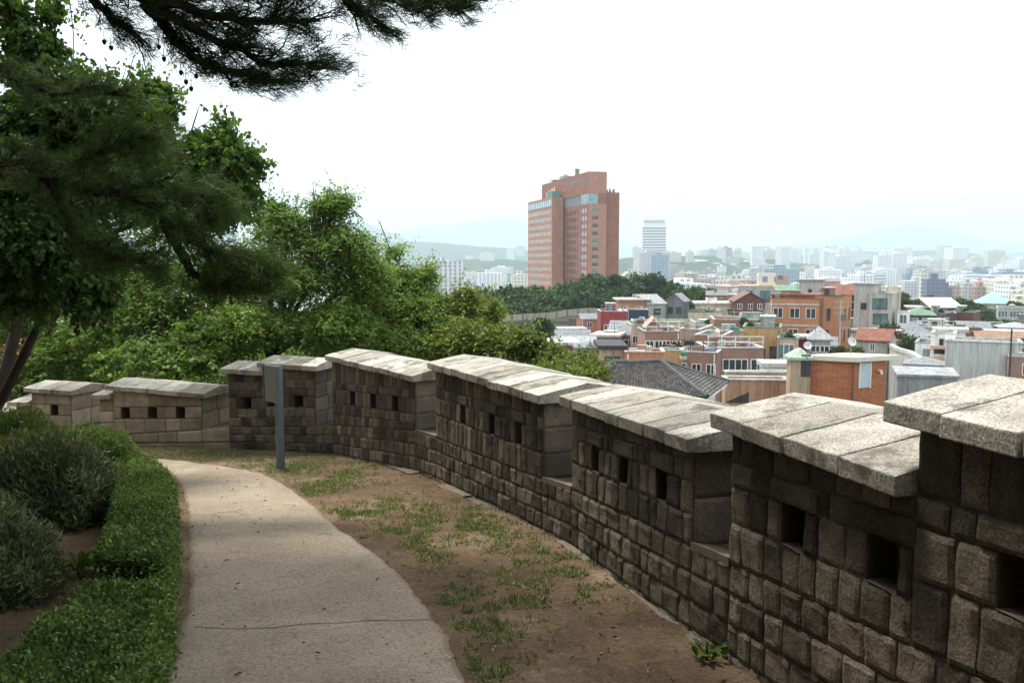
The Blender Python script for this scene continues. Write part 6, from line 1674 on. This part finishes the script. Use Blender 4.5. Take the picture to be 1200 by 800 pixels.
LM = [('wide grey-white building with vertical fins above the left trees', 487, 543, 306, 900, 'fins', 6), ('small pink-grey building left of the fin-fronted one', 489, 500, 312, 860, 'brown', 0), ('pale block at the foot of the white tower', 749, 786, 296, 1150, 'grey', 8), ('glassy blue building half hidden behind the white tower foot', 763, 783, 299, 1080, 'blue', -6),
      ('dark blue-grey office block above the knoll', 1087, 1108, 327, 620, 'dkblue', -4), ('lower step of the dark blue-grey office block', 1106, 1116, 337, 622, 'dkblue', -4), ('tall cream slab with blank side left of the dark office block', 1080, 1088, 318, 640, 'cream', 10), ('twin white high-rise, left of the pair', 1029, 1046, 299, 1500, 'white', 8), ('twin white high-rise, right taller one', 1047, 1064, 297, 1520, 'white', 8),
      ('pale tower cluster foot below the twin white high-rises', 1026, 1056, 316, 1350, 'slab', 4), ('blue glass building between the twin high-rises and the cream slab', 1062, 1079, 320, 1000, 'blue', -5), ('wide brown-grey office slab near the right edge', 1143, 1160, 336, 640, 'brown', 3), ('grey-green office slab joined to the brown one', 1160, 1175, 337, 640, 'grey', 3), ('salmon-red block standing on the office slabs at the right', 1145, 1155, 330, 700, 'salmon', 0),
      ('grid-fronted white building at the right edge', 1180, 1200, 336, 600, 'slab', -6), ('banded pale office at the right', 1158, 1177, 322, 900, 'bands', 2), ('white mid-rise left of the brown slab', 1118, 1130, 336, 660, 'cream', 5), ('grey mid-rise with a flat top beside the white one', 1129, 1143, 332, 720, 'grey', -3),
      ('white office with upright grey stripes below the hillside houses', 857, 872, 323, 760, 'fins', 4), ('cream building left of the striped office', 840, 857, 328, 720, 'cream', 6), ('dark-topped pale block on the hillside', 850, 868, 302, 1900, 'grey', 5), ('pale pink building left below the brick tower', 600, 622, 322, 800, 'cream', 5), ('slim white tower pair in the haze left of the brick tower', 594, 603, 291, 3300, 'white', 0), ('low pale block beside the pink building', 560, 590, 320, 1000, 'slab', 4)]
fm('salmon', (.55, .20, .16), (.6, .5, .45))
for l, a, b, y, Y, mt, yw in LM: block(l, a, b, y, Y, mt, yw)
KIND = {'white': ('white apartment block among the crowded pale high-rises of the far city', 'white apartment blocks of the far city', 'apartment block'), 'slab': ('pale slab block with wide window bays in the far city', 'pale slab blocks of the far city', 'apartment block'), 'grey': ('mid-grey block in the hazy far city', 'grey blocks of the far city', 'building'), 'cream': ('cream block in the hazy far city', 'cream blocks of the far city', 'building'), 'blue': ('bluish glass block in the hazy far city', 'bluish glass blocks of the far city', 'office block'), 'brown': ('brownish block in the hazy far city', 'brownish blocks of the far city', 'building'), 'bands': ('pale office with continuous window bands in the far city', 'banded offices of the far city', 'office block')}
placed = []
def scatter(n, pr, Yr, hr, wr, mats, low=0):
    k = 0; tries = 0
    while k < n and tries < n * 30:
        tries += 1
        px = R.uniform(*pr); Y = math.exp(R.uniform(math.log(Yr[0]), math.log(Yr[1]))); x = (px - 600) / 1000 * Y
        w = R.uniform(*wr); h = R.uniform(*hr)
        if any(abs(x - a) < (w + c) * .55 and abs(Y - b) < (w + c) * .55 for a, b, c in placed): continue
        if 612 < px < 735 and Y > 330: continue
        if any(a - 3 < px < b + 3 and Y < YY and y_ > 0 for _, a, b, y_, YY, _, _ in LM): continue
        if 748 < px < 788 and Y < 1260: continue
        z = city_z(x, Y) + h; _, py = proj(x, Y, z)
        if py < 288 or (Y < 900 and py < 326) or (Y < 520 and px < 850): continue
        mt = R.choice(mats); lab, gr, cat = KIND[mt]
        o = block(lab, px - w * 500 / Y, px + w * 500 / Y, py, Y, mt, R.uniform(-25, 25), w * R.uniform(.5, 1.1), gr, cat, pent=Y < 2500)
        if o: placed.append((x, Y, w)); k += 1
scatter(34, (860, 1012), (1700, 3200), (38, 62), (22, 44), ['white', 'white', 'slab'])
scatter(30, (985, 1215), (1500, 3400), (25, 55), (22, 45), ['white', 'slab', 'white', 'cream'])
scatter(36, (735, 905), (1100, 2600), (10, 24), (16, 36), ['white', 'cream', 'grey', 'brown', 'slab'])
scatter(44, (800, 1215), (480, 1300), (12, 34), (18, 40), ['grey', 'cream', 'white', 'blue', 'bands', 'brown', 'slab'])
scatter(26, (505, 640), (1300, 3600), (8, 18), (18, 42), ['white', 'cream', 'white', 'grey'])
scatter(30, (1215, 1560), (420, 2800), (12, 40), (18, 42), ['white', 'slab', 'grey', 'cream', 'bands'])
scatter(34, (640, 1215), (240, 520), (6, 12), (8, 15), ['cream', 'grey', 'brown', 'white'])
scatter(40, (1010, 1215), (800, 2400), (12, 30), (18, 44), ['white', 'grey', 'cream', 'bands', 'blue', 'slab'])

# ------------------------------------------------------------------ haze
hb = MB(); hb.box(-13500, 13500, -2800, 14500, -75, 760)
hm = bpy.data.materials.new('haze'); hm.use_nodes = True; nt = hm.node_tree; nt.nodes.clear()
ou = nt.nodes.new('ShaderNodeOutputMaterial'); pv = nt.nodes.new('ShaderNodeVolumePrincipled')
pv.inputs['Color'].default_value = (.60, .725, .80, 1); pv.inputs['Density'].default_value = HAZE; pv.inputs['Anisotropy'].default_value = .2
nt.links.new(pv.outputs[0], ou.inputs['Volume'])
ho = hb.build('haze', hm); tag(ho, kind='stuff')

# ------------------------------------------------------------------ sky, sun, camera
w = bpy.data.worlds.new('World'); S.world = w; w.use_nodes = True; nt = w.node_tree; nt.nodes.clear()
out = nt.nodes.new('ShaderNodeOutputWorld'); bg = nt.nodes.new('ShaderNodeBackground'); nt.links.new(bg.outputs[0], out.inputs[0])
sky = nt.nodes.new('ShaderNodeTexSky'); sky.sky_type = 'NISHITA'; sky.sun_disc = False
sky.sun_elevation = math.radians(SUN_EL); sky.sun_rotation = math.radians(SUN_AZ); sky.air_density = 1.0; sky.dust_density = 6.0; sky.ozone_density = 1.0
# thin bright overcast lies over the blue
tc = nt.nodes.new('ShaderNodeTexCoord'); cn = N(nt, 'ShaderNodeTexNoise', Scale=2.2, Detail=6.0); nt.links.new(tc.outputs['Generated'], cn.inputs['Vector'])
cov = ramp(nt, cn.outputs[0], [(.3, .78), (.7, .97)])
mx = mixc(nt, cov, sky.outputs[0], CLOUD)
nt.links.new(mx, bg.inputs['Color']); bg.inputs['Strength'].default_value = SKY
sl_ = bpy.data.lights.new('sun', 'SUN'); sl_.energy = SUN; sl_.angle = math.radians(12); sl_.color = (1.0, .95, .87)
so = bpy.data.objects.new('sun', sl_); COL.objects.link(so)
el, az = math.radians(SUN_EL), math.radians(SUN_AZ)   # azimuth clockwise from +Y
sdir = Vector((math.sin(az) * math.cos(el), math.cos(az) * math.cos(el), math.sin(el)))
so.rotation_euler = (-sdir).to_track_quat('-Z', 'Y').to_euler()
cd = bpy.data.cameras.new('camera'); cd.lens = 30.0; cd.sensor_width = 36.0; cd.clip_start = .05; cd.clip_end = 60000
co_ = bpy.data.objects.new('camera', cd); COL.objects.link(co_); co_.location = (0, 0, CAMZ); co_.rotation_euler = (math.pi / 2 - PITCH, 0, 0)
S.camera = co_
S.view_settings.view_transform = 'Standard'; S.view_settings.look = 'None'; S.view_settings.exposure = EXPO; S.view_settings.gamma = 1.0; S.view_settings.use_curve_mapping = False
S.cycles.max_bounces = 8; S.cycles.transparent_max_bounces = 8; S.cycles.volume_bounces = 1; S.cycles.use_denoising = True
